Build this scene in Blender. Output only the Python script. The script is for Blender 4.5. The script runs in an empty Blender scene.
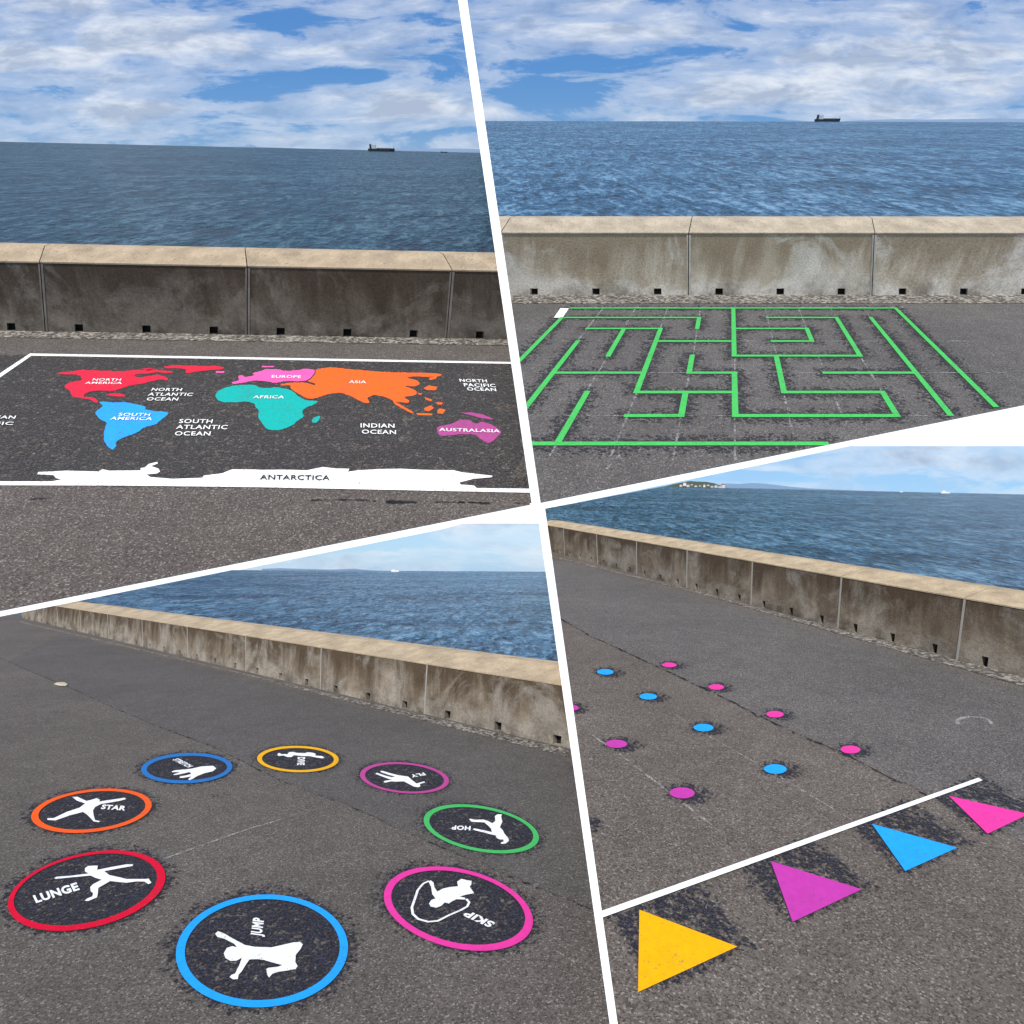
# Four seaside terraces painted with playground games, one per image panel, seen together from one camera.
# Two lie close by (exercise circles, coloured dots); two are terraces far behind them, scaled up about the camera and tilted to their image horizons
# (world map, maze).  White boards are added on the image's panel borders, covering the seams.
import bpy, bmesh, math, random
from mathutils import Vector, Matrix
from mathutils.geometry import intersect_line_plane

random.seed(7)
scn = bpy.context.scene
COL = scn.collection
F = 600.0                                   # focal length in pixels of a 1024 picture
PITCH = math.radians(5.62)
C = Vector((0, 0, 1.6))
FWD = Vector((0, math.cos(PITCH), math.sin(PITCH)))
UP = Vector((0, -math.sin(PITCH), math.cos(PITCH)))
RIGHT = Vector((1, 0, 0))


def ray(x, y):
    return FWD * F + RIGHT * (x - 512) + UP * (512 - y)


def proj(p):
    d = p - C
    z = d.dot(FWD)
    return 512 + F * d.dot(RIGHT) / z, 512 - F * d.dot(UP) / z


def plane_px(a, b):
    """normal of the plane through the eye and two directions"""
    return ray(*a).cross(ray(*b)).normalized()


# ------------------------------------------------------------------ object helpers
def tag(o, label=None, cat=None, group=None, kind=None):
    if label: o['label'] = label
    if cat: o['category'] = cat
    if group: o['group'] = group
    if kind: o['kind'] = kind
    return o


def empty(name, mat, label, cat, group=None):
    o = bpy.data.objects.new(name, None)
    COL.objects.link(o)
    o.empty_display_size = 0.2
    o.matrix_world = mat
    return tag(o, label, cat, group)


def link_bm(name, bm, mat, M=None, parent=None, smooth=False):
    me = bpy.data.meshes.new(name)
    bm.normal_update()
    bm.to_mesh(me)
    bm.free()
    if mat: me.materials.append(mat)
    o = bpy.data.objects.new(name, me)
    COL.objects.link(o)
    if parent is not None: o.parent = parent
    elif M is not None: o.matrix_world = M
    if smooth:
        for p in me.polygons: p.use_smooth = True
    return o


# ------------------------------------------------------------------ material helpers
class NT:
    def __init__(s, tree):
        s.t = tree
        s.n = tree.nodes
        s.l = tree.links

    def new(s, typ, **kw):
        nd = s.n.new(typ)
        for k, v in kw.items():
            setattr(nd, k, v)
        return nd

    def put(s, sock, v):
        if hasattr(v, 'is_output') or isinstance(v, bpy.types.NodeSocket): s.l.new(v, sock)
        elif v is not None: sock.default_value = v

    def math(s, op, a, b=None, c=None, clamp=False):
        nd = s.new('ShaderNodeMath', operation=op, use_clamp=clamp)
        s.put(nd.inputs[0], a)
        if b is not None: s.put(nd.inputs[1], b)
        if c is not None: s.put(nd.inputs[2], c)
        return nd.outputs[0]

    def noise(s, vec, scale, detail=4, rough=0.55, dist=0.0):
        nd = s.new('ShaderNodeTexNoise')
        s.put(nd.inputs['Vector'], vec)
        nd.inputs['Scale'].default_value = scale
        nd.inputs['Detail'].default_value = detail
        nd.inputs['Roughness'].default_value = rough
        nd.inputs['Distortion'].default_value = dist
        return nd.outputs['Fac']

    def voro(s, vec, scale, out='Color', feature='F1'):
        nd = s.new('ShaderNodeTexVoronoi', feature=feature)
        s.put(nd.inputs['Vector'], vec)
        nd.inputs['Scale'].default_value = scale
        return nd.outputs[out]

    def ramp(s, fac, stops, interp='LINEAR'):
        nd = s.new('ShaderNodeValToRGB')
        nd.color_ramp.interpolation = interp
        cr = nd.color_ramp
        while len(cr.elements) < len(stops): cr.elements.new(0.5)
        for e, (p, c) in zip(cr.elements, stops):
            e.position = p
            e.color = (c, c, c, 1) if not isinstance(c, (tuple, list)) else (*c, 1)
        s.put(nd.inputs[0], fac)
        return nd.outputs[0]

    def mixc(s, fac, a, b, mode='MIX'):
        nd = s.new('ShaderNodeMix', data_type='RGBA', blend_type=mode)
        s.put(nd.inputs[0], fac)
        for i, v in ((6, a), (7, b)):
            if isinstance(v, (tuple, list)): v = (*v, 1) if len(v) == 3 else v
            s.put(nd.inputs[i], v)
        return nd.outputs[2]

    def mapping(s, vec, scale=(1, 1, 1), rot=(0, 0, 0), loc=(0, 0, 0)):
        nd = s.new('ShaderNodeMapping')
        s.put(nd.inputs['Vector'], vec)
        nd.inputs['Scale'].default_value = scale
        nd.inputs['Rotation'].default_value = rot
        if isinstance(loc, tuple): nd.inputs['Location'].default_value = loc
        else: s.put(nd.inputs['Location'], loc)
        return nd.outputs[0]


def material(name):
    m = bpy.data.materials.new(name)
    m.use_nodes = True
    m.node_tree.nodes.clear()
    g = NT(m.node_tree)
    out = g.new('ShaderNodeOutputMaterial')
    b = g.new('ShaderNodeBsdfPrincipled')
    g.l.new(b.outputs[0], out.inputs[0])
    return m, g, b, out


def obj_vec(g, k=1.0):
    tc = g.new('ShaderNodeTexCoord')
    return g.mapping(tc.outputs['Object'], (k, k, k))


def simple(name, col, rough=0.6, k=1.0, var=0.15):
    m, g, b, out = material(name)
    v = obj_vec(g, k)
    n = g.noise(v, 6.0, 4)
    f = g.ramp(n, [(0.3, 1 - var), (0.7, 1.0)])
    g.put(b.inputs['Base Color'], g.mixc(1.0, col, f, 'MULTIPLY'))
    b.inputs['Roughness'].default_value = rough
    return m


def asphalt(name, k, c_dark, c_mid, c_light, patch=0.3, sparkle=0.05):
    """k scales metres-at-eye-height-1.6 to texture space"""
    m, g, b, out = material(name)
    v = obj_vec(g, k)
    big = g.noise(v, 0.7, 5, 0.6)
    mid = g.noise(v, 5.0, 5, 0.65)
    cell = g.new('ShaderNodeSeparateColor')
    g.l.new(g.voro(v, 150.0), cell.inputs[0])
    fine = g.noise(v, 210.0, 2, 0.8)
    base = g.ramp(cell.outputs[0], [(0.0, c_dark), (0.55, c_mid), (0.86, c_mid), (1.0, c_light)])
    f1 = g.ramp(fine, [(0.32, 0.68), (0.68, 1.28)])
    c1 = g.mixc(1.0, base, f1, 'MULTIPLY')
    f2 = g.ramp(big, [(0.3, 1 - patch), (0.7, 1 + patch * 0.6)])
    c2 = g.mixc(1.0, c1, f2, 'MULTIPLY')
    f3 = g.ramp(mid, [(0.3, 0.88), (0.7, 1.1)])
    c3 = g.mixc(1.0, c2, f3, 'MULTIPLY')
    # pale stones worn clean
    st = g.new('ShaderNodeSeparateColor')
    g.l.new(g.voro(v, 105.0), st.inputs[0])
    pale = g.ramp(st.outputs[1], [(1 - sparkle - 0.01, 0.0), (1 - sparkle + 0.02, 0.75)])
    dist = g.voro(v, 105.0, 'Distance')
    core = g.ramp(dist, [(0.25, 1.0), (0.45, 0.0)])
    pf = g.math('MULTIPLY', pale, core)
    c4 = g.mixc(pf, c3, (0.24, 0.22, 0.197))
    g.put(b.inputs['Base Color'], c4)
    b.inputs['Roughness'].default_value = 0.85
    b.inputs['Specular IOR Level'].default_value = 0.25
    bp = g.new('ShaderNodeBump')
    bp.inputs['Strength'].default_value = 0.55
    bp.inputs['Distance'].default_value = 0.006 / k
    g.put(bp.inputs['Height'], g.math('ADD', cell.outputs[1], fine))
    g.l.new(bp.outputs[0], b.inputs['Normal'])
    return m


def paint(name, col, k, wear=0.14):
    """road paint that lets the rough stones show through in places"""
    m, g, b, out = material(name)
    v = obj_vec(g, k)
    n = g.noise(v, 90.0, 3, 0.7)
    n2 = g.noise(v, 4.0, 4, 0.6)
    w = g.math('ADD', n, g.math('MULTIPLY', n2, 0.35))
    fac = g.ramp(w, [(0.84 - wear, 0.0), (0.95 - wear * 0.5, 0.75)])
    sh = g.ramp(g.noise(v, 30.0, 3), [(0.3, 0.88), (0.7, 1.0)])
    c = g.mixc(1.0, col, sh, 'MULTIPLY')
    g.put(b.inputs['Base Color'], g.mixc(fac, c, (0.07, 0.066, 0.064)))
    b.inputs['Roughness'].default_value = 0.65
    b.inputs['Specular IOR Level'].default_value = 0.12
    return m


def fading(name, col, k, spot=60.0, hard=5.0, gain=1.0, top=0.9):
    """a worn coat: speckled, thinning out where the mesh attribute 'fade' falls to zero"""
    m, g, b, out = material(name)
    v = obj_vec(g, k)
    at = g.new('ShaderNodeAttribute', attribute_name='fade')
    s1 = g.new('ShaderNodeSeparateColor')
    g.l.new(g.voro(v, spot), s1.inputs[0])
    s2 = g.new('ShaderNodeSeparateColor')
    g.l.new(g.voro(v, spot * 0.45), s2.inputs[0])
    n2 = g.noise(v, 5.0, 5, 0.7)
    grain = g.math('ADD', g.math('MULTIPLY', s1.outputs[0], 0.62), g.math('MULTIPLY', s2.outputs[1], 0.38))
    a = g.math('ADD', g.math('MULTIPLY', at.outputs['Fac'], gain), g.math('MULTIPLY', g.math('SUBTRACT', n2, 0.5), 0.8))
    a = g.math('MULTIPLY', g.math('SUBTRACT', a, grain), hard)
    fac = g.math('MULTIPLY', g.math('MINIMUM', g.math('MAXIMUM', a, 0.0), 1.0), top)
    gate = g.ramp(at.outputs['Fac'], [(0.0, 0.0), (0.12, 1.0)])
    fac = g.math('MULTIPLY', fac, gate)
    cc = g.ramp(g.noise(v, 130.0, 2, 0.8), [(0.36, tuple(x * 0.5 for x in col)), (0.52, col), (0.66, tuple(min(1, x * 3.2) for x in col))])
    g.put(b.inputs['Base Color'], cc)
    b.inputs['Roughness'].default_value = 0.8
    b.inputs['Specular IOR Level'].default_value = 0.2
    tr = g.new('ShaderNodeBsdfTransparent')
    mx = g.new('ShaderNodeMixShader')
    g.l.new(fac, mx.inputs[0])
    g.l.new(tr.outputs[0], mx.inputs[1])
    g.l.new(b.outputs[0], mx.inputs[2])
    g.l.new(mx.outputs[0], out.inputs[0])
    return m


def concrete(name, k, cols, stain, bloom, stain_amt=0.8, bloom_amt=0.5):
    m, g, b, out = material(name)
    tc = g.new('ShaderNodeTexCoord')
    oi = g.new('ShaderNodeObjectInfo')
    off = g.new('ShaderNodeCombineXYZ')
    g.put(off.inputs[0], g.math('MULTIPLY', oi.outputs['Random'], 37.0))
    g.put(off.inputs[1], g.math('MULTIPLY', oi.outputs['Random'], 11.0))
    v0 = g.mapping(tc.outputs['Object'], (k, k, k))
    g.put(off.inputs[2], g.math('MULTIPLY', oi.outputs['Random'], 53.0))
    va = g.new('ShaderNodeVectorMath', operation='ADD')
    g.l.new(v0, va.inputs[0])
    g.l.new(off.outputs[0], va.inputs[1])
    v = va.outputs[0]
    sa = g.noise(g.mapping(v, (5.0, 2.0, 0.5)), 1.0, 5, 0.66, 0.1)
    sb = g.noise(g.mapping(v, (-3.3, 2.0, 0.62), (0, 0, 0), (7.3, 1.0, 4.4)), 1.0, 5, 0.66, 0.1)
    streak = g.math('ADD', g.math('MULTIPLY', sa, 0.5), g.math('MULTIPLY', sb, 0.5))
    blotch = g.noise(v, 2.2, 6, 0.65, 0.5)
    fine = g.noise(v, 60.0, 3, 0.7)
    sz = g.new('ShaderNodeSeparateXYZ')
    g.l.new(v0, sz.inputs[0])
    low = g.ramp(sz.outputs[2], [(0.0, 1.0), (0.22, 0.25), (0.6, 0.0)])
    high = g.ramp(sz.outputs[2], [(0.15, 0.0), (0.6, 1.0)])
    c = g.ramp(blotch, [(0.25, cols[0]), (0.5, cols[1]), (0.75, cols[2])])
    sf = g.math('ADD', g.math('MULTIPLY', streak, 1.0), g.math('MULTIPLY', high, 0.22))
    sf = g.ramp(sf, [(0.5, 0.0), (0.68, stain_amt)])
    c = g.mixc(sf, c, stain)
    bf = g.math('ADD', g.noise(v, 1.5, 6, 0.7, 0.8), g.math('MULTIPLY', low, 0.25))
    bf = g.ramp(bf, [(0.54, 0.0), (0.68, bloom_amt)])
    c = g.mixc(bf, c, bloom)
    # patchy darkening along the foot
    df = g.math('MULTIPLY', low, g.ramp(g.noise(v, 3.3, 5, 0.7), [(0.42, 0.0), (0.62, 0.75)]))
    c = g.mixc(df, c, tuple(x * 0.45 for x in stain))
    c = g.mixc(1.0, c, g.ramp(fine, [(0.3, 0.72), (0.7, 1.2)]), 'MULTIPLY')
    pit = g.ramp(g.voro(v, 26.0, 'Distance'), [(0.08, 0.45), (0.16, 1.0)])
    c = g.mixc(0.6, c, pit, 'MULTIPLY')
    g.put(b.inputs['Base Color'], c)
    b.inputs['Roughness'].default_value = 0.9
    b.inputs['Specular IOR Level'].default_value = 0.2
    bp = g.new('ShaderNodeBump')
    bp.inputs['Strength'].default_value = 0.5
    bp.inputs['Distance'].default_value = 0.006 / k
    g.put(bp.inputs['Height'], g.math('ADD', fine, blotch))
    g.l.new(bp.outputs[0], b.inputs['Normal'])
    return m


def coping_mat(name, k, col):
    m, g, b, out = material(name)
    v = obj_vec(g, k)
    rib = g.noise(g.mapping(v, (9.0, 3.0, 3.0)), 1.0, 5, 0.7)
    n = g.noise(v, 3.0, 5, 0.65)
    fine = g.noise(v, 80.0, 3, 0.7)
    c = g.mixc(1.0, col, g.ramp(rib, [(0.3, 0.9), (0.65, 1.03)]), 'MULTIPLY')
    c = g.mixc(1.0, c, g.ramp(n, [(0.32, 0.66), (0.55, 1.0), (0.7, 1.15)]), 'MULTIPLY')
    c = g.mixc(1.0, c, g.ramp(fine, [(0.32, 0.72), (0.68, 1.2)]), 'MULTIPLY')
    spots = g.ramp(g.math('ADD', g.voro(v, 9.0, 'Distance'), g.math('MULTIPLY', fine, 0.35)), [(0.27, 0.7), (0.34, 0.0)])
    c = g.mixc(spots, c, tuple(x * 0.5 for x in col))
    g.put(b.inputs['Base Color'], c)
    b.inputs['Roughness'].default_value = 0.9
    b.inputs['Specular IOR Level'].default_value = 0.2
    return m


def sea_mat(name, k, deep, shallow, rough=0.18, chop=0.9, dirx=1.0, sx=1.0, glint=(0.15, 0.23, 0.3), spec=0.22):
    m, g, b, out = material(name)
    v = obj_vec(g, k)
    # chop: short across the view, longer towards it, in three sizes
    w1 = g.noise(g.mapping(v, (0.07 * sx, 0.1 * sx, 1), (0, 0, 0.1 * dirx)), 1.0, 5, 0.7, 0.7)
    w2 = g.noise(g.mapping(v, (1.0 * sx, 0.32 * sx, 1), (0, 0, -0.1 * dirx)), 1.0, 5, 0.72, 0.9)
    w3 = g.noise(g.mapping(v, (3.0 * sx, 1.5 * sx, 1), (0, 0, 0.2 * dirx)), 1.0, 4, 0.68, 0.6)
    h = g.math('ADD', g.math('MULTIPLY', w1, 1.6), g.math('ADD', g.math('MULTIPLY', w2, 0.5), g.math('MULTIPLY', w3, 0.22)))
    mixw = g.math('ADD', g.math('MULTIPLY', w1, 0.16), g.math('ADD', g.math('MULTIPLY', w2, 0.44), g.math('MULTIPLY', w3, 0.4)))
    wind = g.noise(g.mapping(v, (0.03, 0.12, 1), (0, 0, 0.1 * dirx)), 1.0, 4, 0.6, 0.4)
    c = g.mixc(g.ramp(wind, [(0.35, 0.0), (0.65, 1.0)]), deep, shallow)
    trough_shade = g.ramp(mixw, [(0.41, 0.1), (0.5, 1.0)])  # dark wave faces painted into the water colour
    c = g.mixc(1.0, c, trough_shade, 'MULTIPLY')
    c = g.mixc(g.ramp(mixw, [(0.5, 0.0), (0.6, 0.85)]), c, glint)  # bright sky reflection on the crests, painted into the colour
    g.put(b.inputs['Base Color'], c)
    b.inputs['Roughness'].default_value = rough
    b.inputs['IOR'].default_value = 1.333
    b.inputs['Specular IOR Level'].default_value = spec
    bp = g.new('ShaderNodeBump')
    bp.inputs['Strength'].default_value = chop
    bp.inputs['Distance'].default_value = 0.8 / k
    g.put(bp.inputs['Height'], h)
    g.l.new(bp.outputs[0], b.inputs['Normal'])
    return m


def gravel_mat(name, k):
    m, g, b, out = material(name)
    v = obj_vec(g, k)
    sc = g.new('ShaderNodeSeparateColor')
    g.l.new(g.voro(v, 38.0), sc.inputs[0])
    c = g.ramp(sc.outputs[0], [(0.0, (0.03, 0.027, 0.024)), (0.5, (0.11, 0.097, 0.082)), (1.0, (0.33, 0.3, 0.26))])
    n = g.noise(v, 3.0, 4)
    c = g.mixc(1.0, c, g.ramp(n, [(0.3, 0.7), (0.7, 1.15)]), 'MULTIPLY')
    g.put(b.inputs['Base Color'], c)
    b.inputs['Roughness'].default_value = 0.9
    bp = g.new('ShaderNodeBump')
    bp.inputs['Strength'].default_value = 0.8
    bp.inputs['Distance'].default_value = 0.02 / k
    g.put(bp.inputs['Height'], sc.outputs[1])
    g.l.new(bp.outputs[0], b.inputs['Normal'])
    return m


# ------------------------------------------------------------------ a terrace: one ground plane with a sea wall and a sea
class Terrace:
    def __init__(s, name, h, hor, sea_drop, sea_far):
        s.name, s.h = name, h
        s.k = 1.6 / h                                  # texture scale
        n = ray(*hor[1]).cross(ray(*hor[0])).normalized()
        if n.dot(UP) < 0: n = -n
        s.n = n
        s.O = C - n * h
        ey = (FWD - n * FWD.dot(n)).normalized()
        ex = ey.cross(n).normalized()
        s.M = Matrix(((ex.x, ey.x, n.x, s.O.x), (ex.y, ey.y, n.y, s.O.y), (ex.z, ey.z, n.z, s.O.z), (0, 0, 0, 1)))
        s.Mi = s.M.inverted()
        s.lift1 = 0.004 * h / 1.6
        # the sea, tilted so its far edge meets the image horizon
        zs = sea_far
        a = C + ray(*hor[0]) / F * zs
        b = C + ray(*hor[1]) / F * zs
        q = C - n * sea_drop
        sn = (a - q).cross(b - q).normalized()
        if sn.dot(n) < 0: sn = -sn
        s.sn, s.sq = sn, q
        sy = (FWD - sn * FWD.dot(sn)).normalized()
        sx = sy.cross(sn)
        s.SM = Matrix(((sx.x, sy.x, sn.x, q.x), (sx.y, sy.y, sn.y, q.y), (sx.z, sy.z, sn.z, q.z), (0, 0, 0, 1)))
        s.SMi = s.SM.inverted()

    def gw(s, x, y, lift=0.0):
        """point of the ground under a sight line"""
        d = ray(x, y)
        t = -(s.h - lift * s.lift1) / d.dot(s.n)
        return C + d * t

    def g(s, x, y, lift=0.0):
        return s.Mi @ s.gw(x, y, lift)

    def seaw(s, x, y):
        d = ray(x, y)
        t = (s.sq - C).dot(s.sn) / d.dot(s.sn)
        return C + d * t

    def sheet(s, name, pts, mat, lift=0.0, kind='structure', thick=0.0):
        bm = bmesh.new()
        vs = [bm.verts.new(s.g(x, y, lift)) for x, y in pts]
        f = bm.faces.new(vs)
        f.normal_update()
        if f.normal.z < 0: f.normal_flip()
        if thick:
            r = bmesh.ops.extrude_face_region(bm, geom=[f])
            vv = [e for e in r['geom'] if isinstance(e, bmesh.types.BMVert)]
            bmesh.ops.translate(bm, verts=vv, vec=(0, 0, -thick))
            bmesh.ops.recalc_face_normals(bm, faces=bm.faces)
        o = link_bm(name, bm, mat, s.M)
        if kind: o['kind'] = kind
        return o

    def sea(s, pts, mat):
        bm = bmesh.new()
        f = bm.faces.new([bm.verts.new(s.SMi @ s.seaw(x, y)) for x, y in pts])
        f.normal_update()
        if f.normal.z < 0: f.normal_flip()
        o = link_bm('sea', bm, mat, s.SM)
        o['kind'] = 'structure'
        return o

    # ---- painted marks.  A thing is an empty on the ground; its parts are sheets a few mm thick above it
    def thing(s, name, x, y, label, cat, group=None):
        p = s.gw(x, y)
        return empty(name, Matrix.Translation(p) @ s.M.to_3x3().to_4x4(), label, cat, group)

    def local(s, root):
        return root.matrix_world.inverted()

    def polys(s, name, plist, mat, root, lift=1.0, label=None, holes=None):
        """plist: outlines in sight-line coordinates, one mesh"""
        bm = bmesh.new()
        R = s.local(root) if root is not None else s.Mi
        for pts in plist:
            vs = [bm.verts.new(R @ s.gw(x, y, lift)) for x, y in pts]
            f = bm.faces.new(vs)
            f.normal_update()
            if f.normal.z < 0: f.normal_flip()
        o = link_bm(name, bm, mat, s.M, root)
        if label: o['label'] = label
        return o

    def ring(s, name, eo, ei, mat, root, lift=1.0, n=96):
        bm = bmesh.new()
        R = s.local(root)
        A, B = [], []
        for i in range(n):
            t = 2 * math.pi * i / n
            A.append(bm.verts.new(R @ s.gw(*ell(eo, t), lift)))
            B.append(bm.verts.new(R @ s.gw(*ell(ei, t), lift)))
        for i in range(n):
            j = (i + 1) % n
            f = bm.faces.new((A[i], A[j], B[j], B[i]))
            f.normal_update()
            if f.normal.z < 0: f.normal_flip()
        return link_bm(name, bm, mat, s.M, root)

    def fade_disc(s, name, e, scales, fades, mat, root, lift=0.5, n=64, M=None):
        bm = bmesh.new()
        R = s.local(root) if root is not None else s.Mi
        lay = bm.verts.layers.float.new('fade')
        cx, cy = e[0], e[1]
        c = bm.verts.new(R @ s.gw(cx, cy, lift))
        c[lay] = fades[0]
        prev = None
        for sc, fd in zip(scales, fades):
            cur = []
            for i in range(n):
                x, y = ell(e, 2 * math.pi * i / n)
                v = bm.verts.new(R @ s.gw(cx + (x - cx) * sc, cy + (y - cy) * sc, lift))
                v[lay] = fd
                cur.append(v)
            for i in range(n):
                j = (i + 1) % n
                if prev is None: f = bm.faces.new((c, cur[i], cur[j]))
                else: f = bm.faces.new((prev[i], cur[i], cur[j], prev[j]))
                f.normal_update()
                if f.normal.z < 0: f.normal_flip()
            prev = cur
        return link_bm(name, bm, mat, s.M, root)

    def fade_quad(s, name, q, mat, root, lift=0.5, n=24, edge=0.18, amp=1.0):
        bm = bmesh.new()
        R = s.local(root) if root is not None else s.Mi
        lay = bm.verts.layers.float.new('fade')
        rows = []
        for i in range(n + 1):
            r = []
            for j in range(n + 1):
                a, b = i / n, j / n
                x = (q[0][0] * (1 - b) + q[1][0] * b) * (1 - a) + (q[3][0] * (1 - b) + q[2][0] * b) * a
                y = (q[0][1] * (1 - b) + q[1][1] * b) * (1 - a) + (q[3][1] * (1 - b) + q[2][1] * b) * a
                v = bm.verts.new(R @ s.gw(x, y, lift))
                d = min(a, 1 - a, b, 1 - b) / edge
                v[lay] = amp * min(1.0, d)
                r.append(v)
            rows.append(r)
        for i in range(n):
            for j in range(n):
                f = bm.faces.new((rows[i][j], rows[i][j + 1], rows[i + 1][j + 1], rows[i + 1][j]))
                f.normal_update()
                if f.normal.z < 0: f.normal_flip()
        return link_bm(name, bm, mat, s.M, root)

    def strip(s, name, pts, width, mat, root, lift=1.0, fade=None, M=None):
        """a line of real width (in metres x h/1.6) along points"""
        bm = bmesh.new()
        R = s.local(root) if root is not None else s.Mi
        lay = bm.verts.layers.float.new('fade')
        P = [R @ s.gw(x, y, lift) for x, y in pts]
        L = []
        for i, p in enumerate(P):
            a = P[max(0, i - 1)]
            b = P[min(len(P) - 1, i + 1)]
            d = (b - a)
            d.z = 0
            d.normalize()
            nn = Vector((-d.y, d.x, 0))
            w = (width[i] if isinstance(width, (list, tuple)) else width) * s.h / 1.6 / 2
            va, vb, vc = bm.verts.new(p + nn * w), bm.verts.new(p), bm.verts.new(p - nn * w)
            va[lay] = vc[lay] = 0.0 if fade else 1.0
            vb[lay] = fade or 1.0
            L.append((va, vb, vc))
        for a, b in zip(L, L[1:]):
            for q in ((0, 1), (1, 2)):
                f = bm.faces.new((a[q[0]], b[q[0]], b[q[1]], a[q[1]]))
                f.normal_update()
                if f.normal.z < 0: f.normal_flip()
        return link_bm(name, bm, mat, s.M, root)

    def text(s, body, start, end, up, mat, root, lift=2.0, bold=0.02, name='lettering', label=None):
        cu = bpy.data.curves.new('type', 'FONT')
        cu.body = body
        cu.offset = bold
        cu.resolution_u = 3
        cu.space_character = 1.08
        to = bpy.data.objects.new('type', cu)
        COL.objects.link(to)
        dg = bpy.context.evaluated_depsgraph_get()
        me = bpy.data.meshes.new_from_object(to.evaluated_get(dg))
        bpy.data.objects.remove(to)
        bpy.data.curves.remove(cu)
        bm = bmesh.new()
        bm.from_mesh(me)
        bpy.data.meshes.remove(me)
        x0 = min(v.co.x for v in bm.verts); x1 = max(v.co.x for v in bm.verts)
        y0 = min(v.co.y for v in bm.verts); y1 = max(v.co.y for v in bm.verts)
        R = s.local(root)
        for v in bm.verts:
            a = (v.co.x - x0) / (x1 - x0)
            b = (v.co.y - y0) / (y1 - y0)
            x = start[0] + (end[0] - start[0]) * a + up[0] * b
            y = start[1] + (end[1] - start[1]) * a + up[1] * b
            v.co = R @ s.gw(x, y, lift)
        for f in bm.faces:
            f.normal_update()
            if f.normal.z < 0: f.normal_flip()
        o = link_bm(name, bm, mat, s.M, root)
        o['label'] = label or ('lettering that reads ' + body)
        return o

    # ---- the sea wall, in precast segments
    def wall_setup(s, base, front_y, back_y, xref, vp=None, rise=0.06):
        """base: two sight lines on the foot of the wall; front_y/back_y: where the edge of the coping and its top lie at xref"""
        a, b = s.gw(*base[0]), s.gw(*base[1])
        s.u = (b - a).normalized()
        s.b0 = a
        m = s.n.cross(s.u).normalized()
        if m.dot(a - C) < 0: m = -m
        s.mt = m
        if vp:
            d = ray(*vp)
            d = (d - s.n * d.dot(s.n)).normalized()
            s.m = d / d.dot(m)                         # unit depth, drifting sideways
        else:
            s.m = m
        # solve the height of the front edge
        foot = s.s_at(xref)
        lo, hi = 0.0, s.h * 0.95
        for _ in range(60):
            q = (lo + hi) / 2
            sp = foot
            for _ in range(8):                         # keep the picture x
                px = proj(s.P(sp, 0, q))[0]
                px2 = proj(s.P(sp + 0.01 * s.h, 0, q))[0]
                sp += (xref - px) / (px2 - px) * 0.01 * s.h
            if proj(s.P(sp, 0, q))[1] > front_y: lo = q
            else: hi = q
        s.Hf = q
        s.rise = rise * s.h
        lo, hi = 0.0, s.h
        for _ in range(60):
            w = (lo + hi) / 2
            sp = foot
            for _ in range(12):
                px = proj(s.P(sp, w, s.Hf + s.rise))[0]
                px2 = proj(s.P(sp + 0.01 * s.h, w, s.Hf + s.rise))[0]
                sp += (xref - px) / (px2 - px) * 0.01 * s.h
            if proj(s.P(sp, w, s.Hf + s.rise))[1] > back_y: lo = w
            else: hi = w
        s.sb = w
        print(s.name, 'wall height %.3f setback %.3f (of h)' % (s.Hf / s.h, s.sb / s.h))

    def P(s, a, w, z):
        return s.b0 + s.u * a + s.m * w + s.n * z

    def s_at(s, x, z=0.0):
        """position along the wall of the foot (or height z) seen at picture x"""
        nn = RIGHT * F - FWD * (x - 512)               # plane of constant picture x
        o = s.P(0, 0, z)
        return -(o - C).dot(nn) / s.u.dot(nn)

    def segment(s, s0, s1, lean, mats, label, group, cuts=(), light_joint=True, holes=(1 / 6, 0.5, 5 / 6)):
        """one precast unit: body with weep notches, coping, joint strip, black blocks for the shade in the weep holes"""
        gap = 0.006 * s.h
        L = s1 - s0
        org = s.P((s0 + s1) / 2, 0, 0)
        M = Matrix(((s.u.x, s.mt.x, s.n.x, org.x), (s.u.y, s.mt.y, s.n.y, org.y), (s.u.z, s.mt.z, s.n.z, org.z), (0, 0, 0, 1)))
        if M.to_3x3().determinant() < 0:
            M = Matrix(((-s.u.x, s.mt.x, s.n.x, org.x), (-s.u.y, s.mt.y, s.n.y, org.y), (-s.u.z, s.mt.z, s.n.z, org.z), (0, 0, 0, 1)))
        Mi = M.inverted()
        root = empty('sea_wall_segment', M, label, 'sea wall', group)
        e0, e1 = s0 + gap / 2, s1 - gap / 2

        def pt(a, w, z):
            zz = z / s.Hf
            return s.P(a + lean(a) * min(zz, 1.0), w, z)

        def finish(name, bm, mat, bev=0.0):
            bmesh.ops.remove_doubles(bm, verts=bm.verts, dist=1e-5 * s.h)
            bmesh.ops.recalc_face_normals(bm, faces=bm.faces)
            for co, no in cuts:
                geom = bm.verts[:] + bm.edges[:] + bm.faces[:]
                r = bmesh.ops.bisect_plane(bm, geom=geom, plane_co=co, plane_no=no, clear_outer=True)
                ed = [e for e in r['geom_cut'] if isinstance(e, bmesh.types.BMEdge)]
                if ed: bmesh.ops.holes_fill(bm, edges=ed)
            if not bm.verts:
                bm.free()
                return None
            bmesh.ops.transform(bm, matrix=Mi, verts=bm.verts)
            return link_bm(name, bm, mat, None, root)

        W = s.sb + 0.12 * s.h
        hw, hh, hd = 0.0205 * L, (0.115 if s.h > 10 else 0.16) * s.Hf, 0.06 * s.h
        xs = [e0]
        for f in holes:
            xs += [s0 + f * L - hw, s0 + f * L + hw]
        xs.append(e1)
        bm = bmesh.new()

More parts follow.
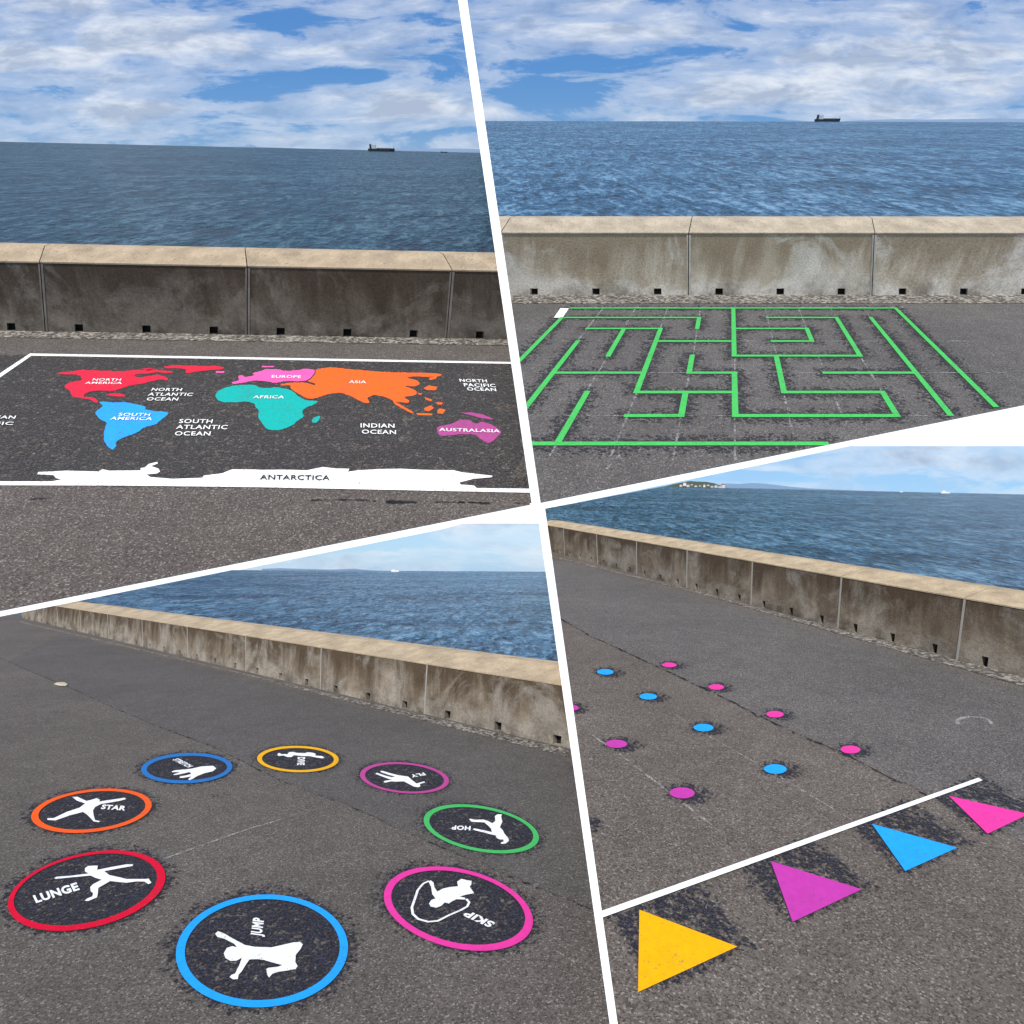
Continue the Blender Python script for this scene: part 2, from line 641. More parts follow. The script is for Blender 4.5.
        def prism(a, b, prof):
            A = [bm.verts.new(pt(a, w, z)) for w, z in prof]
            B = [bm.verts.new(pt(b, w, z)) for w, z in prof]
            n = len(prof)
            for i in range(n):
                j = (i + 1) % n
                bm.faces.new((A[i], A[j], B[j], B[i]))
            bm.faces.new(A)
            bm.faces.new(B[::-1])
        lowz = 0.008 * s.Hf
        full = [(0, -0.01 * s.h), (0, s.Hf), (W, s.Hf), (W, -0.01 * s.h)]
        notch = [(hd, lowz), (0, lowz), (0, -0.01 * s.h), (W, -0.01 * s.h), (W, s.Hf), (0, s.Hf), (0, hh + lowz), (hd, hh + lowz)]
        for i in range(len(xs) - 1):
            prism(xs[i], xs[i + 1], full if i % 2 == 0 else notch)
        bmesh.ops.recalc_face_normals(bm, faces=bm.faces)
        # keep separate prisms (do not merge), so normals stay sane
        for co, no in cuts:
            geom = bm.verts[:] + bm.edges[:] + bm.faces[:]
            bmesh.ops.bisect_plane(bm, geom=geom, plane_co=co, plane_no=no, clear_outer=True)
        if bm.verts:
            bmesh.ops.transform(bm, matrix=Mi, verts=bm.verts)
            link_bm('body', bm, mats['body'], None, root)
        else: bm.free()
        # coping with a small lip over the face
        bm = bmesh.new()
        lip = 0.003 * s.h
        e = 0.0015 * s.h
        prof = [(-lip, s.Hf + e), (-lip, s.Hf + e + 0.008 * s.h), (s.sb, s.Hf + s.rise), (W, s.Hf + s.rise * 0.97), (W, s.Hf + e)]
        prism(e0, e1, prof)
        finish('coping', bm, mats['coping'])
        # joint filler at the far end of the unit
        bm = bmesh.new()
        jw = 0.011 * s.h
        prism(s1 - jw / 2, s1 + jw / 2, [(0.012 * s.h if not light_joint else -0.004 * s.h, -0.005 * s.h), (0.012 * s.h if not light_joint else -0.004 * s.h, s.Hf), (W * 0.6, s.Hf), (W * 0.6, -0.005 * s.h)])
        finish('joint_filler', bm, mats['joint'])
        if not light_joint:
            for ja, jb in ((e0, e0 + 0.013 * s.h), (e1 - 0.009 * s.h, e1)):
                bm = bmesh.new()
                prism(ja, jb, [(-0.002 * s.h, 0.0), (-0.002 * s.h, s.Hf - 0.004 * s.h), (0.004 * s.h, s.Hf - 0.004 * s.h), (0.004 * s.h, 0.0)])
                finish('joint_edge', bm, mats['edge'])
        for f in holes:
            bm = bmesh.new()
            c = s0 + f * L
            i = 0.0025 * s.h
            prism(c - hw + i, c + hw - i, [(hd * 0.55, lowz + i), (hd * 0.55, lowz + hh - i), (hd - i, lowz + hh - i), (hd - i, lowz + i)])  # solid black block stands in for the shade inside the notch
            finish('weep_hole_shade', bm, mats['hole'])
        return root


def ell(e, t):
    cx, cy, X, Y, r = e
    return cx + X * math.cos(t), cy + Y * (r * math.cos(t) + math.sqrt(1 - r * r) * math.sin(t))


def zm(pts, sc, ox, oy):
    return [(ox + x / sc, oy + y / sc) for x, y in pts]


RN = random.Random(21)


def coast(pts, ax=0.45, ay=0.3, step=1.6):
    rounded = []
    for i in range(len(pts)):
        p, q = pts[i], pts[(i + 1) % len(pts)]
        rounded.append((p[0] * 0.8 + q[0] * 0.2, p[1] * 0.8 + q[1] * 0.2))
        rounded.append((p[0] * 0.2 + q[0] * 0.8, p[1] * 0.2 + q[1] * 0.8))
    pts = rounded
    out = []
    n = len(pts)
    for i in range(n):
        p, q = pts[i], pts[(i + 1) % n]
        L = math.hypot(q[0] - p[0], q[1] - p[1])
        m = max(1, int(L / step))
        out.append(p)
        for j in range(1, m):
            t = j / m
            out.append((p[0] + (q[0] - p[0]) * t + RN.uniform(-ax, ax), p[1] + (q[1] - p[1]) * t + RN.uniform(-ay, ay)))
    return out


UPH = 96.0  # eye height over the map and maze terraces, scaled up about the camera
T1 = Terrace('map terrace', UPH, ((8, 141.8), (478, 152.6)), 2.5 * UPH, 100 * UPH)
T2 = Terrace('maze terrace', UPH, ((482, 121.0), (1016, 121.8)), 2.5 * UPH, 100 * UPH)
T3 = Terrace('circle terrace', 1.6, ((300, 570.4), (545, 571.7)), 4.5, 140.0)
T4 = Terrace('dot terrace', 1.6, ((654, 486.2), (1016, 494.3)), 4.5, 140.0)

# planes of sight along which neighbouring terraces end; normals point out of the terrace that is cut
S12 = plane_px((464, 10), (536.5, 503))
if S12.dot(ray(900, 250)) < 0: S12 = -S12          # points to the right
S34 = plane_px((541, 508), (612.5, 1016))
if S34.dot(ray(900, 700)) < 0: S34 = -S34
D13 = plane_px((8, 615.2), (420, 532.8))
if D13.dot(ray(200, 300)) < 0: D13 = -D13          # points up

# ------------------------------------------------------------------ materials
kU, kL = T1.k, T3.k
M_asph1 = asphalt('brown_asphalt', kU, (0.045, 0.037, 0.032), (0.105, 0.09, 0.08), (0.26, 0.235, 0.21), 0.18, 0.05)
M_asph2 = asphalt('grey_asphalt', kU, (0.05, 0.046, 0.043), (0.105, 0.097, 0.092), (0.23, 0.22, 0.21), 0.2, 0.04)
M_asph3 = asphalt('asphalt', kL, (0.054, 0.046, 0.04), (0.122, 0.105, 0.093), (0.26, 0.235, 0.21), 0.18, 0.05)
M_asph3b = asphalt('smooth_asphalt', kL, (0.052, 0.046, 0.042), (0.106, 0.095, 0.088), (0.21, 0.19, 0.175), 0.14, 0.02)
M_asph4 = asphalt('warm_asphalt', kL, (0.056, 0.046, 0.039), (0.138, 0.116, 0.099), (0.27, 0.24, 0.21), 0.18, 0.045)
M_asph4b = asphalt('grey_lane_asphalt', kL, (0.052, 0.047, 0.044), (0.125, 0.112, 0.104), (0.26, 0.24, 0.222), 0.16, 0.035)
M_gravU = gravel_mat('gravel_upper', kU)
M_gravL = gravel_mat('gravel_lower', kL)
M_white = simple('white_board', (0.9, 0.9, 0.9), 0.6, 0.2, 0.03)
M_hole = simple('recess_shade', (0.006, 0.006, 0.006), 0.9)  # near-black colour that paints the shade inside the weep holes
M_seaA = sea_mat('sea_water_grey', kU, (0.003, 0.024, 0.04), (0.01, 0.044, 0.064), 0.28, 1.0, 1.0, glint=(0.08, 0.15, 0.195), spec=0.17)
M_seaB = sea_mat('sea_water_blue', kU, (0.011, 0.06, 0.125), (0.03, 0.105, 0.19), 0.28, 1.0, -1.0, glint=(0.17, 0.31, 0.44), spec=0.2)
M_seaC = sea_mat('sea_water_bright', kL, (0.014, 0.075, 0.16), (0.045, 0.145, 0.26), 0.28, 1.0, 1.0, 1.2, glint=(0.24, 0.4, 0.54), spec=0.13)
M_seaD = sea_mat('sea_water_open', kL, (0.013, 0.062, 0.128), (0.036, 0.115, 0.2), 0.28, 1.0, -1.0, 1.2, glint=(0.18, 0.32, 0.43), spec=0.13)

P = {}
for nm, col in dict(white=(0.8, 0.8, 0.78), red=(0.62, 0.015, 0.045), blue=(0.02, 0.3, 0.82), teal=(0.004, 0.37, 0.33), pink=(0.8, 0.1, 0.36),
                    orange=(0.85, 0.12, 0.015), plum=(0.36, 0.06, 0.22), black=(0.02, 0.02, 0.022), green=(0.055, 0.42, 0.09)).items():
    P['u_' + nm] = paint('paint_' + nm + '_upper', col, kU)
for nm, col in dict(white=(0.8, 0.8, 0.79), red=(0.62, 0.003, 0.03), blue=(0.015, 0.32, 0.85), deepblue=(0.02, 0.15, 0.42), pink=(0.7, 0.04, 0.3), magenta=(0.47, 0.04, 0.33),
                    orange=(0.85, 0.1, 0.012), plum=(0.42, 0.06, 0.24), yellow=(0.82, 0.39, 0.002), amber=(0.75, 0.38, 0.01), green=(0.06, 0.42, 0.11)).items():
    P['l_' + nm] = paint('paint_' + nm + '_lower', col, kL, 0.07)
M_coatU = fading('dark_coat_upper', (0.026, 0.026, 0.03), kU, 70)
M_coatL = fading('dark_coat_lower', (0.022, 0.022, 0.03), kL, 95)
M_mapcoat = fading('charcoal_coat', (0.036, 0.034, 0.034), kU, 75, 4.0, 0.74, 0.85)
M_chalkU = fading('chalk_upper', (0.36, 0.36, 0.36), kU, 30, 2.0, 0.8, 0.42)
M_chalkL = fading('chalk_lower', (0.36, 0.35, 0.33), kL, 40, 2.0, 0.9, 0.45)
M_tarU = fading('tar_upper', (0.008, 0.008, 0.011), kU, 22, 4.0, 0.6, 0.9)
M_tarL = fading('tar_lower', (0.014, 0.013, 0.014), kL, 30, 4.0, 0.8, 0.85)

WALL = {  # some face colours darkened to stand for shade, besides their stains
    1: dict(body=concrete('wall_concrete_dark', kU, ((0.08, 0.061, 0.045), (0.132, 0.105, 0.08), (0.22, 0.182, 0.145)), (0.053, 0.037, 0.025), (0.32, 0.28, 0.235), 0.8, 0.4),
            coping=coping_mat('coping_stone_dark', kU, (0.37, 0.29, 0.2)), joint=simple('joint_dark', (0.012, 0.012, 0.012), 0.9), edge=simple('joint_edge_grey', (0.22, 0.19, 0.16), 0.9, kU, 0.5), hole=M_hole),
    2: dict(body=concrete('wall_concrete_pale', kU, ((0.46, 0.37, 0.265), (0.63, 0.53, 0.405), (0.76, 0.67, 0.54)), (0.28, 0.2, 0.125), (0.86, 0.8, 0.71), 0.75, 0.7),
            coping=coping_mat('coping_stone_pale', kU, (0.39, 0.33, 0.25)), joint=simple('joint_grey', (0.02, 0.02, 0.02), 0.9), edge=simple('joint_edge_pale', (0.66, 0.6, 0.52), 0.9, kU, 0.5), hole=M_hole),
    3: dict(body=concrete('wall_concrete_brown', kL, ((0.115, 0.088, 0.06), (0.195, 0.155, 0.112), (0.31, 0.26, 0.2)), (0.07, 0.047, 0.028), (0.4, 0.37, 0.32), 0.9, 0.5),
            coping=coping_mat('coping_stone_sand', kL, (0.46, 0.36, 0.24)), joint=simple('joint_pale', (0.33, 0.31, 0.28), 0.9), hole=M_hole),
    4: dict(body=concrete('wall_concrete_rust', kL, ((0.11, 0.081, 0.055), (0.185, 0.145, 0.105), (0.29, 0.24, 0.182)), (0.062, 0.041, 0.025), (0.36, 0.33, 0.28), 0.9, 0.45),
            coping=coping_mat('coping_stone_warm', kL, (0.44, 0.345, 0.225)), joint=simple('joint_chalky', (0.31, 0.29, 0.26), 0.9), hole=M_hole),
}

# ------------------------------------------------------------------ setting: grounds and seas
T1.sheet('asphalt_terrace', [(-140, 641), (536.5, 505.5), (511, 328), (-140, 318)], M_asph1, thick=0.9)
T2.sheet('asphalt_terrace', [(536.5, 505.5), (1140, 384), (1140, 288), (505, 288)], M_asph2, thick=0.9)
T3.sheet('promenade', [(-400, 697), (-400, 1150), (631.3, 1150), (572, 728), (568, 728), (14, 613.8)], M_asph3)
T4.sheet('promenade', [(631.4, 1150), (1600, 1150), (1600, 806), (1016, 656), (546.5, 545)], M_asph4)
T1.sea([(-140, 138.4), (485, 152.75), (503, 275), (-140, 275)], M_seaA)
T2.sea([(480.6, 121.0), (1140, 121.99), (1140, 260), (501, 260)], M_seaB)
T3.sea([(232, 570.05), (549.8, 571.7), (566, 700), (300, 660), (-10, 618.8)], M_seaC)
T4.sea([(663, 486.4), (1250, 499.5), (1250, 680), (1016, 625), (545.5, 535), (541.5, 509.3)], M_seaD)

# verge of gravel along the foot of each wall, and the smoother lane of asphalt on the near terraces
T1.sheet('gravel_verge', [(-140, 327), (511.5, 337.5), (512.5, 345.5), (-140, 335)], M_gravU, 1.0)
T2.sheet('gravel_verge', [(506, 293), (1140, 293), (1140, 303), (507, 303.5)], M_gravU, 1.0)
T3.sheet('gravel_verge', [(20, 621), (568, 749), (569.5, 757), (320, 694.5), (246, 675), (20, 622.6)], M_gravL, 1.0)
T4.sheet('gravel_verge', [(549, 555), (686, 588), (838, 629), (1016, 672), (1300, 745), (1300, 760), (1016, 684), (838, 633.5), (686, 590), (549, 556)], M_gravL, 1.0)
T3.sheet('lane_surface', [(8, 661.5), (73, 688.5), (156, 725), (212, 745.5), (286, 781), (345, 803.5), (447, 848.5), (549, 891), (597, 911), (575, 769), (566, 757), (320, 697), (246, 677), (60, 634)], M_asph3b, 0.5)
T4.sheet('lane_surface', [(557, 617), (592.7, 636.5), (669.5, 671.6), (706.9, 689), (761.6, 716.4), (798.7, 734), (840, 751), (889, 776.6), (927.6, 793), (1016, 838), (1200, 930), (1200, 745), (1016, 688), (838, 635), (686, 592), (551, 558)], M_asph4b, 0.5)


# ------------------------------------------------------------------ walls
def lin(pairs, T):
    """sideways drift of the joint heads as a straight function of position"""
    xs, ys = [], []
    for xb, xt in pairs:
        sb = T.s_at(xb)
        st = T.s_at(xt, T.Hf)
        xs.append(sb)
        ys.append(st - sb)
    n = len(xs)
    mx, my = sum(xs) / n, sum(ys) / n
    den = sum((x - mx) ** 2 for x in xs)
    k = sum((x - mx) * (y - my) for x, y in zip(xs, ys)) / den
    return lambda a: my + k * (a - mx)


T1.wall_setup(((45.4, 331.7), (446.6, 338.7)), 267.4, 250.0, 248.5, vp=(250, 147), rise=0.07)
T2.wall_setup(((505, 295.7), (1000, 295.6)), 234.2, 218.3, 688, vp=(728, 121), rise=0.07)
T3.wall_setup(((246, 671.4), (424.7, 714)), 648, 633.8, 320.6, rise=0.06)
T4.wall_setup(((686.8, 587.7), (957, 660)), 577, 564.5, 837.8, rise=0.06)

G1 = 'precast sea wall segments behind the world map'
J = [T1.s_at(x) for x in (45.4, 247.2, 446.5)]
L1 = J[1] - J[0]
ln = lin(((45.4, 39.6), (247.2, 248.4), (446.5, 451.5)), T1)
J = [J[0] - L1] + J + [J[-1] + L1]
lab = ['dark stained sea wall segment at the left picture edge, beyond the corner of the map border',
       'dark stained sea wall segment behind the red North America of the world map',
       'dark stained sea wall segment with pale scuffs, behind the orange Asia of the world map',
       'dark stained sea wall segment cut off by the white post, right end of the wall behind the map']
for i in range(4):
    T1.segment(J[i], J[i + 1], ln, WALL[1], lab[i], G1, cuts=((C, S12),), light_joint=False)

G2 = 'precast sea wall segments behind the green maze'
J = [T2.s_at(x) for x in (503.2, 688.4, 871.8)]
L2 = (J[2] - J[0]) / 2
ln = lin(((503.2, 501.0), (688.4, 688.4), (871.8, 874.4)), T2)
J = [J[0] - L2] + J + [J[-1] + L2, J[-1] + 2 * L2]
lab = ['sliver of pale sea wall segment beside the white post, left end of the wall behind the maze',
       'grey brown sea wall segment behind the left half of the green maze',
       'sea wall segment with large whitish patches behind the right half of the green maze',
       'brown streaked sea wall segment at the right picture edge, beyond the corner of the maze', None]
for i in range(4):
    T2.segment(J[i], J[i + 1], ln, WALL[2], lab[i], G2, cuts=((C, -S12),), light_joint=False)


def fit(T, xs):
    s = [T.s_at(x) for x in xs]
    n = len(s)
    i = list(range(n))
    mi, ms = sum(i) / n, sum(s) / n
    k = sum((a - mi) * (b - ms) for a, b in zip(i, s)) / sum((a - mi) ** 2 for a in i)
    print(T.name, [round(b - a, 2) for a, b in zip(s, s[1:])], 'unit', round(k, 3))
    return ms - k * mi, k, s


ORD = ['first', 'second', 'third', 'fourth', 'fifth', 'sixth', 'seventh', 'eighth', 'ninth', 'tenth', 'eleventh', 'twelfth', 'thirteenth', 'fourteenth']
a0, k3, S3 = fit(T3, (143, 188, 246, 320.6, 424.7))
J = [S3[0] - k3 * q for q in (5, 4, 3, 2, 1)] + S3 + [S3[-1] + k3, S3[-1] + 2 * k3]
ln = lin(((246, 246), (320.6, 321.3), (424.7, 427.5)), T3)
G3 = 'precast sea wall segments beside the exercise circles'
nseg = len(J) - 1
for i in range(nseg):
    q = nseg - 1 - i
    if q == 0: continue
    lb = 'brown streaked sea wall segment beside the exercise circles, %s from the white partition' % ORD[q - 1]
    T3.segment(J[i], J[i + 1], ln, WALL[3], lb, G3, cuts=((C, S34), (C, D13)))
T3.segment(J[-2], J[-1], ln, WALL[3], lb, G3, cuts=((C, S34), (C, D13))) if False else None

a0, k4, S4 = fit(T4, (564.7, 597.5, 637, 686.8, 751, 837.8, 957))
J = [S4[0] - k4] + S4 + [S4[-1] + k4, S4[-1] + 2 * k4]
ln = lin(((686.8, 687.3), (837.8, 841), (957, 965.6)), T4)
G4 = 'precast sea wall segments beside the coloured dots'
nseg = len(J) - 1
for i in range(nseg):
    q = nseg - 1 - i
    if q == 0: continue
    lb = 'rusty brown sea wall segment beside the coloured dots, %s from the right picture edge' % ORD[q - 1]
    T4.segment(J[i], J[i + 1], ln, WALL[4], lb, G4, cuts=((C, -S34),))


# ------------------------------------------------------------------ white boards added on the image's panel borders, covering the seams between terraces
def board(name, pts, depth, thick, label, cat):
    """a board whose front follows an image outline, extruded along the sight lines; depth(x, y) is metres along the view"""
    bm = bmesh.new()
    A, B = [], []
    for x, y in pts:
        d = depth(x, y)
        A.append(bm.verts.new(C + ray(x, y) / F * d))
        B.append(bm.verts.new(C + ray(x, y) / F * (d + thick)))
    n = len(pts)
    bm.faces.new(A)
    bm.faces.new(B[::-1])
    for i in range(n):
        j = (i + 1) % n
        bm.faces.new((A[j], A[i], B[i], B[j]))
    bmesh.ops.recalc_face_normals(bm, faces=bm.faces)
    o = sum((v.co for v in bm.verts), Vector()) / len(bm.verts)
    bmesh.ops.translate(bm, verts=bm.verts, vec=-o)
    ob = link_bm(name, bm, M_white, Matrix.Translation(o))
    return tag(ob, label, cat)


def dep(T, x, y):
    return (T.gw(x, y) - C).dot(FWD)


def up13(x): return 609.7 - 0.2009 * (x - 8)
def up24(x): return 503.2 - 0.2021 * (x - 539.6)


def panel_border(T, xs, up, lo, clampx, label):
    bm = bmesh.new()
    rows = []
    for x in xs:
        xc = clampx(x)
        d = dep(T, xc, up(xc)) * 0.99
        y1 = up(xc) if x == xc else 503.2
        rows.append([bm.verts.new(C + ray(x, yy_) / F * dd) for yy_, dd in ((y1, d), (lo(x), d), (lo(x), d * 1.012), (y1, d * 1.012))])
    for p, q in zip(rows, rows[1:]):
        for i in range(4):
            bm.faces.new((p[i], p[(i + 1) % 4], q[(i + 1) % 4], q[i]))
    bm.faces.new(rows[0])
    bm.faces.new(rows[-1][::-1])
    bmesh.ops.recalc_face_normals(bm, faces=bm.faces)
    o = sum((v.co for v in bm.verts), Vector()) / len(bm.verts)
    bmesh.ops.translate(bm, verts=bm.verts, vec=-o)
    return tag(link_bm('panel_border_board', bm, M_white, Matrix.Translation(o)), label, 'panel_border')


panel_border(T1, (-140, 0, 100, 200, 300, 380, 440, 463, 500, 534, 541), up13, lambda x: 616.2 - 0.2 * (x - 8) if x < 463 else 523.5, lambda x: min(x, 534),
       'long white board added on the image panel border below the world map terrace')
panel_border(T2, (530, 540.5, 541, 600, 660, 720, 790, 850, 930, 1016, 1140), up24, lambda x: 523.5 if x < 540.9 else (510 - 0.2054 * (x - 540.7) if x < 850 else 446), lambda x: max(x, 540),
       'long white board added on the image panel border under the green maze terrace, widening to the right')
zm_ = dep(T2, 540, up24(540)) * 0.9895
board('panel_border_post', [(454.5, -25), (463.5, -25), (540.6, 503.1), (531.6, 503.1)], lambda x, y: zm_, 4.0, 'tall white slanting post added on the image panel border between the world map terrace and the maze terrace', 'post')

zc = dep(T4, 549, 557) * 0.96
ys = [1150, 1080, 1016, 960, 900, 850, 800, 750, 700, 660, 620, 590, 570, 556, 530, 503]
def lx(y): return 536.6 + (y - 508) * (608.6 - 536.6) / 508
def rx(y): return 545.0 + (y - 508) * (616.6 - 545.0) / 508
bm = bmesh.new()
ringv = []
for y in ys:
    d = min(dep(T4, 580, y) if y > 545 else 1e9, zc) * 0.985
    d2 = d * 1.3
    ringv.append([bm.verts.new(C + ray(lx(y), y) / F * d), bm.verts.new(C + ray(rx(y), y) / F * d), bm.verts.new(C + ray(rx(y), y) / F * d2), bm.verts.new(C + ray(lx(y), y) / F * d2)])
for a, b in zip(ringv, ringv[1:]):
    for i in range(4):
        bm.faces.new((a[i], a[(i + 1) % 4], b[(i + 1) % 4], b[i]))
bm.faces.new(ringv[0][::-1])
bm.faces.new(ringv[-1])
bmesh.ops.recalc_face_normals(bm, faces=bm.faces)
o = link_bm('panel_border_strip', bm, M_white, Matrix.Identity(4))
tag(o, 'slim white strip added on the image panel border between the exercise circles and the coloured dots', 'partition')

def ragged(T, pts, w0, w1, seed, n=7, **kw):
    rn = random.Random(seed)
    out, ws = [], []
    for p, q in zip(pts, pts[1:]):
        for i in range(n):
            t = i / n
            out.append((p[0] + (q[0] - p[0]) * t + rn.uniform(-.5, .5), p[1] + (q[1] - p[1]) * t + rn.uniform(-.3, .3)))
            ws.append(w0 + (w1 - w0) * rn.random() ** 2.5)
    return T.strip('surface_seam', out, ws, M_tarL, None, 1.2, 1.0)


# ------------------------------------------------------------------ world map
R = T1.thing('painted_world_map', 262, 430, 'world map painted on the asphalt in coloured continents with a white border', 'ground painting')
T1.fade_quad('undercoat', [(-130, 350.8), (528, 361.5), (540, 493), (-130, 484)], M_mapcoat, R, 0.6, 60, 0.02)
bord = [(30, 353.4), (514, 362.0), (514.3, 363.8), (31.5, 355.6), (-60, 419.0), (-60, 413.0)]
T1.polys('border_line', [bord], P['u_white'], R)
ant = zm([(28, 151), (190, 151), (225, 144), (205, 139), (195, 128), (135, 125), (140, 117), (245, 112), (360, 115), (375, 107), (400, 112), (515, 111), (513, 103), (530, 100), (545, 87), (575, 80),
          (577, 86), (553, 95), (580, 105), (585, 115), (575, 122), (535, 126), (550, 135), (630, 142), (740, 138), (745, 130), (810, 122), (850, 107), (940, 108)], 3.657, 0, 440)
ant += zm([(0, 102), (80, 101), (160, 103), (215, 92), (260, 97), (305, 98), (300, 108), (340, 103), (410, 99), (480, 98), (560, 102), (660, 103), (690, 110), (795, 122), (790, 127), (730, 132), (680, 145),
           (685, 152), (730, 155), (740, 164), (925, 166), (928, 180), (0, 161)], 3.413, 260, 440)
ant += [(130, 485.6), (8, 485.2), (-100, 484.6), (-100, 480.4)]
T1.polys('continent', [ant], P['u_white'], R, label='white Antarctica running along the bottom border')
na = zm([(318, 190), (345, 183), (420, 178), (440, 172), (530, 172), (700, 178), (760, 170), (830, 170), (850, 160), (880, 163), (900, 172), (985, 178), (985, 186), (940, 190), (900, 181), (860, 188), (800, 192),
         (775, 195), (760, 205), (790, 215), (840, 205), (900, 197), (955, 215), (955, 232), (915, 222), (860, 235), (800, 250), (740, 258), (690, 275), (640, 292), (590, 287), (530, 290), (490, 300), (470, 322),
         (510, 325), (540, 330), (560, 350), (555, 358), (530, 350), (510, 337), (460, 330), (410, 322), (400, 290), (365, 268), (375, 252), (410, 238), (470, 228), (460, 205), (430, 195), (350, 195)], 5.689, 0, 340)
cuba = zm([(600, 310), (640, 302), (715, 310), (710, 322), (640, 320)], 5.689, 0, 340)
green = zm([(165, 85), (240, 75), (300, 80), (385, 82), (450, 80), (485, 90), (470, 100), (400, 103), (340, 110), (300, 120), (282, 115), (290, 100), (250, 92), (190, 95)], 5.12, 130, 350)
isl = zm([(60, 95), (110, 92), (130, 100), (90, 108)], 5.12, 130, 350)
T1.polys('continent', [coast(na), coast(cuba), coast(green), isl], P['u_red'], R, label='red North America with Greenland')
sa = zm([(560, 352), (595, 350), (640, 355), (710, 353), (770, 365), (830, 378), (825, 395), (880, 405), (945, 408), (962, 418), (915, 455), (890, 480), (820, 495), (790, 520), (730, 545), (700, 555), (670, 570),
         (655, 590), (665, 600), (640, 627), (610, 605), (590, 570), (590, 530), (600, 490), (610, 470), (575, 455), (550, 430), (540, 410), (590, 375)], 5.689, 0, 340)
T1.polys('continent', [coast(sa)], P['u_blue'], R, label='blue South America')
af = zm([(435, 235), (445, 215), (480, 195), (530, 182), (590, 178), (640, 178), (660, 192), (710, 195), (740, 190), (800, 198), (830, 208), (860, 235), (900, 258), (965, 260), (950, 275), (890, 300), (880, 320),
         (892, 340), (860, 360), (840, 380), (790, 405), (740, 412), (700, 405), (680, 380), (655, 345), (662, 310), (640, 290), (640, 275), (600, 262), (545, 268), (480, 268), (450, 258)], 5.12, 130, 350)
mad = zm([(930, 362), (940, 345), (975, 335), (970, 355), (955, 372), (935, 372)], 5.12, 130, 350)
T1.polys('continent', [coast(af), coast(mad)], P['u_teal'], R, label='teal Africa with Madagascar')
eu = zm([(518, 165), (550, 158), (560, 150), (552, 133), (575, 128), (590, 140), (640, 130), (625, 118), (680, 105), (690, 98), (760, 98), (790, 108), (870, 102), (890, 95), (945, 100), (946, 118), (925, 143), (900, 158),
         (860, 160), (800, 158), (740, 170), (700, 160), (640, 155), (590, 165), (530, 175)], 5.12, 130, 350)
T1.polys('continent', [coast(eu), zm([(675, 82), (740, 82), (735, 88), (675, 88)], 5.12, 130, 350), zm([(440, 109), (485, 108), (480, 117), (440, 117)], 5.12, 130, 350)], P['u_pink'], R, label='pink Europe')
asia = zm([(770, 175), (830, 166), (900, 166), (945, 182), (952, 172), (905, 160), (930, 147), (951, 120), (950, 100)], 5.12, 130, 350)
asia += zm([(80, 92), (110, 84), (150, 80), (220, 88), (350, 100), (490, 105), (600, 107), (665, 113), (650, 122), (590, 125), (545, 122), (490, 128), (545, 140), (560, 158), (535, 170), (480, 165), (545, 190), (540, 210),
            (480, 218), (510, 235), (505, 247), (440, 240), (470, 255), (530, 290), (525, 298), (440, 252), (430, 232), (385, 215), (345, 208), (310, 222), (325, 245), (310, 248), (280, 238), (240, 215), (190, 198),
            (140, 202), (60, 228), (0, 220)], 4.655, 300, 350)
asia += zm([(925, 250), (890, 240), (855, 220), (820, 195), (825, 180), (775, 182)], 5.12, 130, 350)
isl3 = [[(575, 178), (600, 165), (640, 172), (630, 187), (590, 186)], [(578, 270), (610, 258), (625, 270), (600, 285), (580, 282)], [(640, 280), (650, 272), (678, 278), (665, 297), (640, 294)],
        [(540, 294), (615, 296), (615, 304), (550, 303)], [(580, 220), (615, 231), (610, 239), (585, 230)], [(635, 244), (665, 244), (660, 254), (640, 253)], [(545, 200), (570, 202), (560, 210)],
        [(600, 130), (640, 120), (632, 134), (605, 140)]]
T1.polys('continent', [coast(asia)] + [zm(q, 4.655, 300, 350) for q in isl3], P['u_orange'], R, label='orange Asia with its islands')
au = zm([(635, 358), (700, 345), (745, 325), (790, 325), (820, 345), (845, 332), (890, 345), (940, 380), (925, 400), (880, 437), (840, 415), (815, 392), (740, 392), (650, 402), (640, 380)], 4.655, 300, 350)
ng = zm([(740, 290), (800, 290), (850, 300), (905, 322), (880, 323), (830, 314), (790, 302)], 4.655, 300, 350)
T1.polys('continent', [coast(au), coast(ng)], P['u_plum'], R, label='purple Australasia')


def tx(body, zs, ze, cap, sc, ox, oy, mat='u_white', lean=0.25):
    a, b = zm([zs, ze], sc, ox, oy)
    c = cap / sc
    T1.text(body, a, b, (lean * c, -c), P[mat], R, 2.2, 0.012)


z1 = (5.689, 0, 340); z2 = (5.12, 130, 350); z3 = (4.655, 300, 350)
tx('NORTH', (525, 231), (685, 232), 13, *z1, lean=0.5); tx('AMERICA', (483, 249), (692, 250), 12, *z1, lean=0.5)
tx('NORTH', (108, 209), (262, 210), 15, *z2, lean=0.5); tx('ATLANTIC', (90, 234), (318, 235), 16, *z2, lean=0.5); tx('OCEAN', (83, 258), (243, 259), 16, *z2, lean=0.5)
tx('SOUTH', (672, 431), (850, 433), 17, *z1, lean=0.5); tx('AMERICA', (625, 454), (862, 456), 18, *z1, lean=0.5)
tx('SOUTH', (250, 374), (420, 375), 21, *z2, lean=0.25); tx('ATLANTIC', (235, 404), (497, 405), 21, *z2, lean=0.25); tx('OCEAN', (228, 437), (410, 438), 21, *z2, lean=0.2)
tx('AFRICA', (630, 247), (787, 248), 15, *z2, lean=0.3)
tx('EUROPE', (725, 142), (875, 144), 14, *z2, lean=0.1)
tx('ASIA', (228, 154), (307, 155), 13, *z3, lean=0.1)
tx('NORTH', (745, 148), (872, 151), 14, *z3, lean=-0.3); tx('PACIFIC', (765, 169), (912, 173), 15, *z3, lean=-0.3); tx('OCEAN', (780, 188), (915, 192), 15, *z3, lean=-0.3)
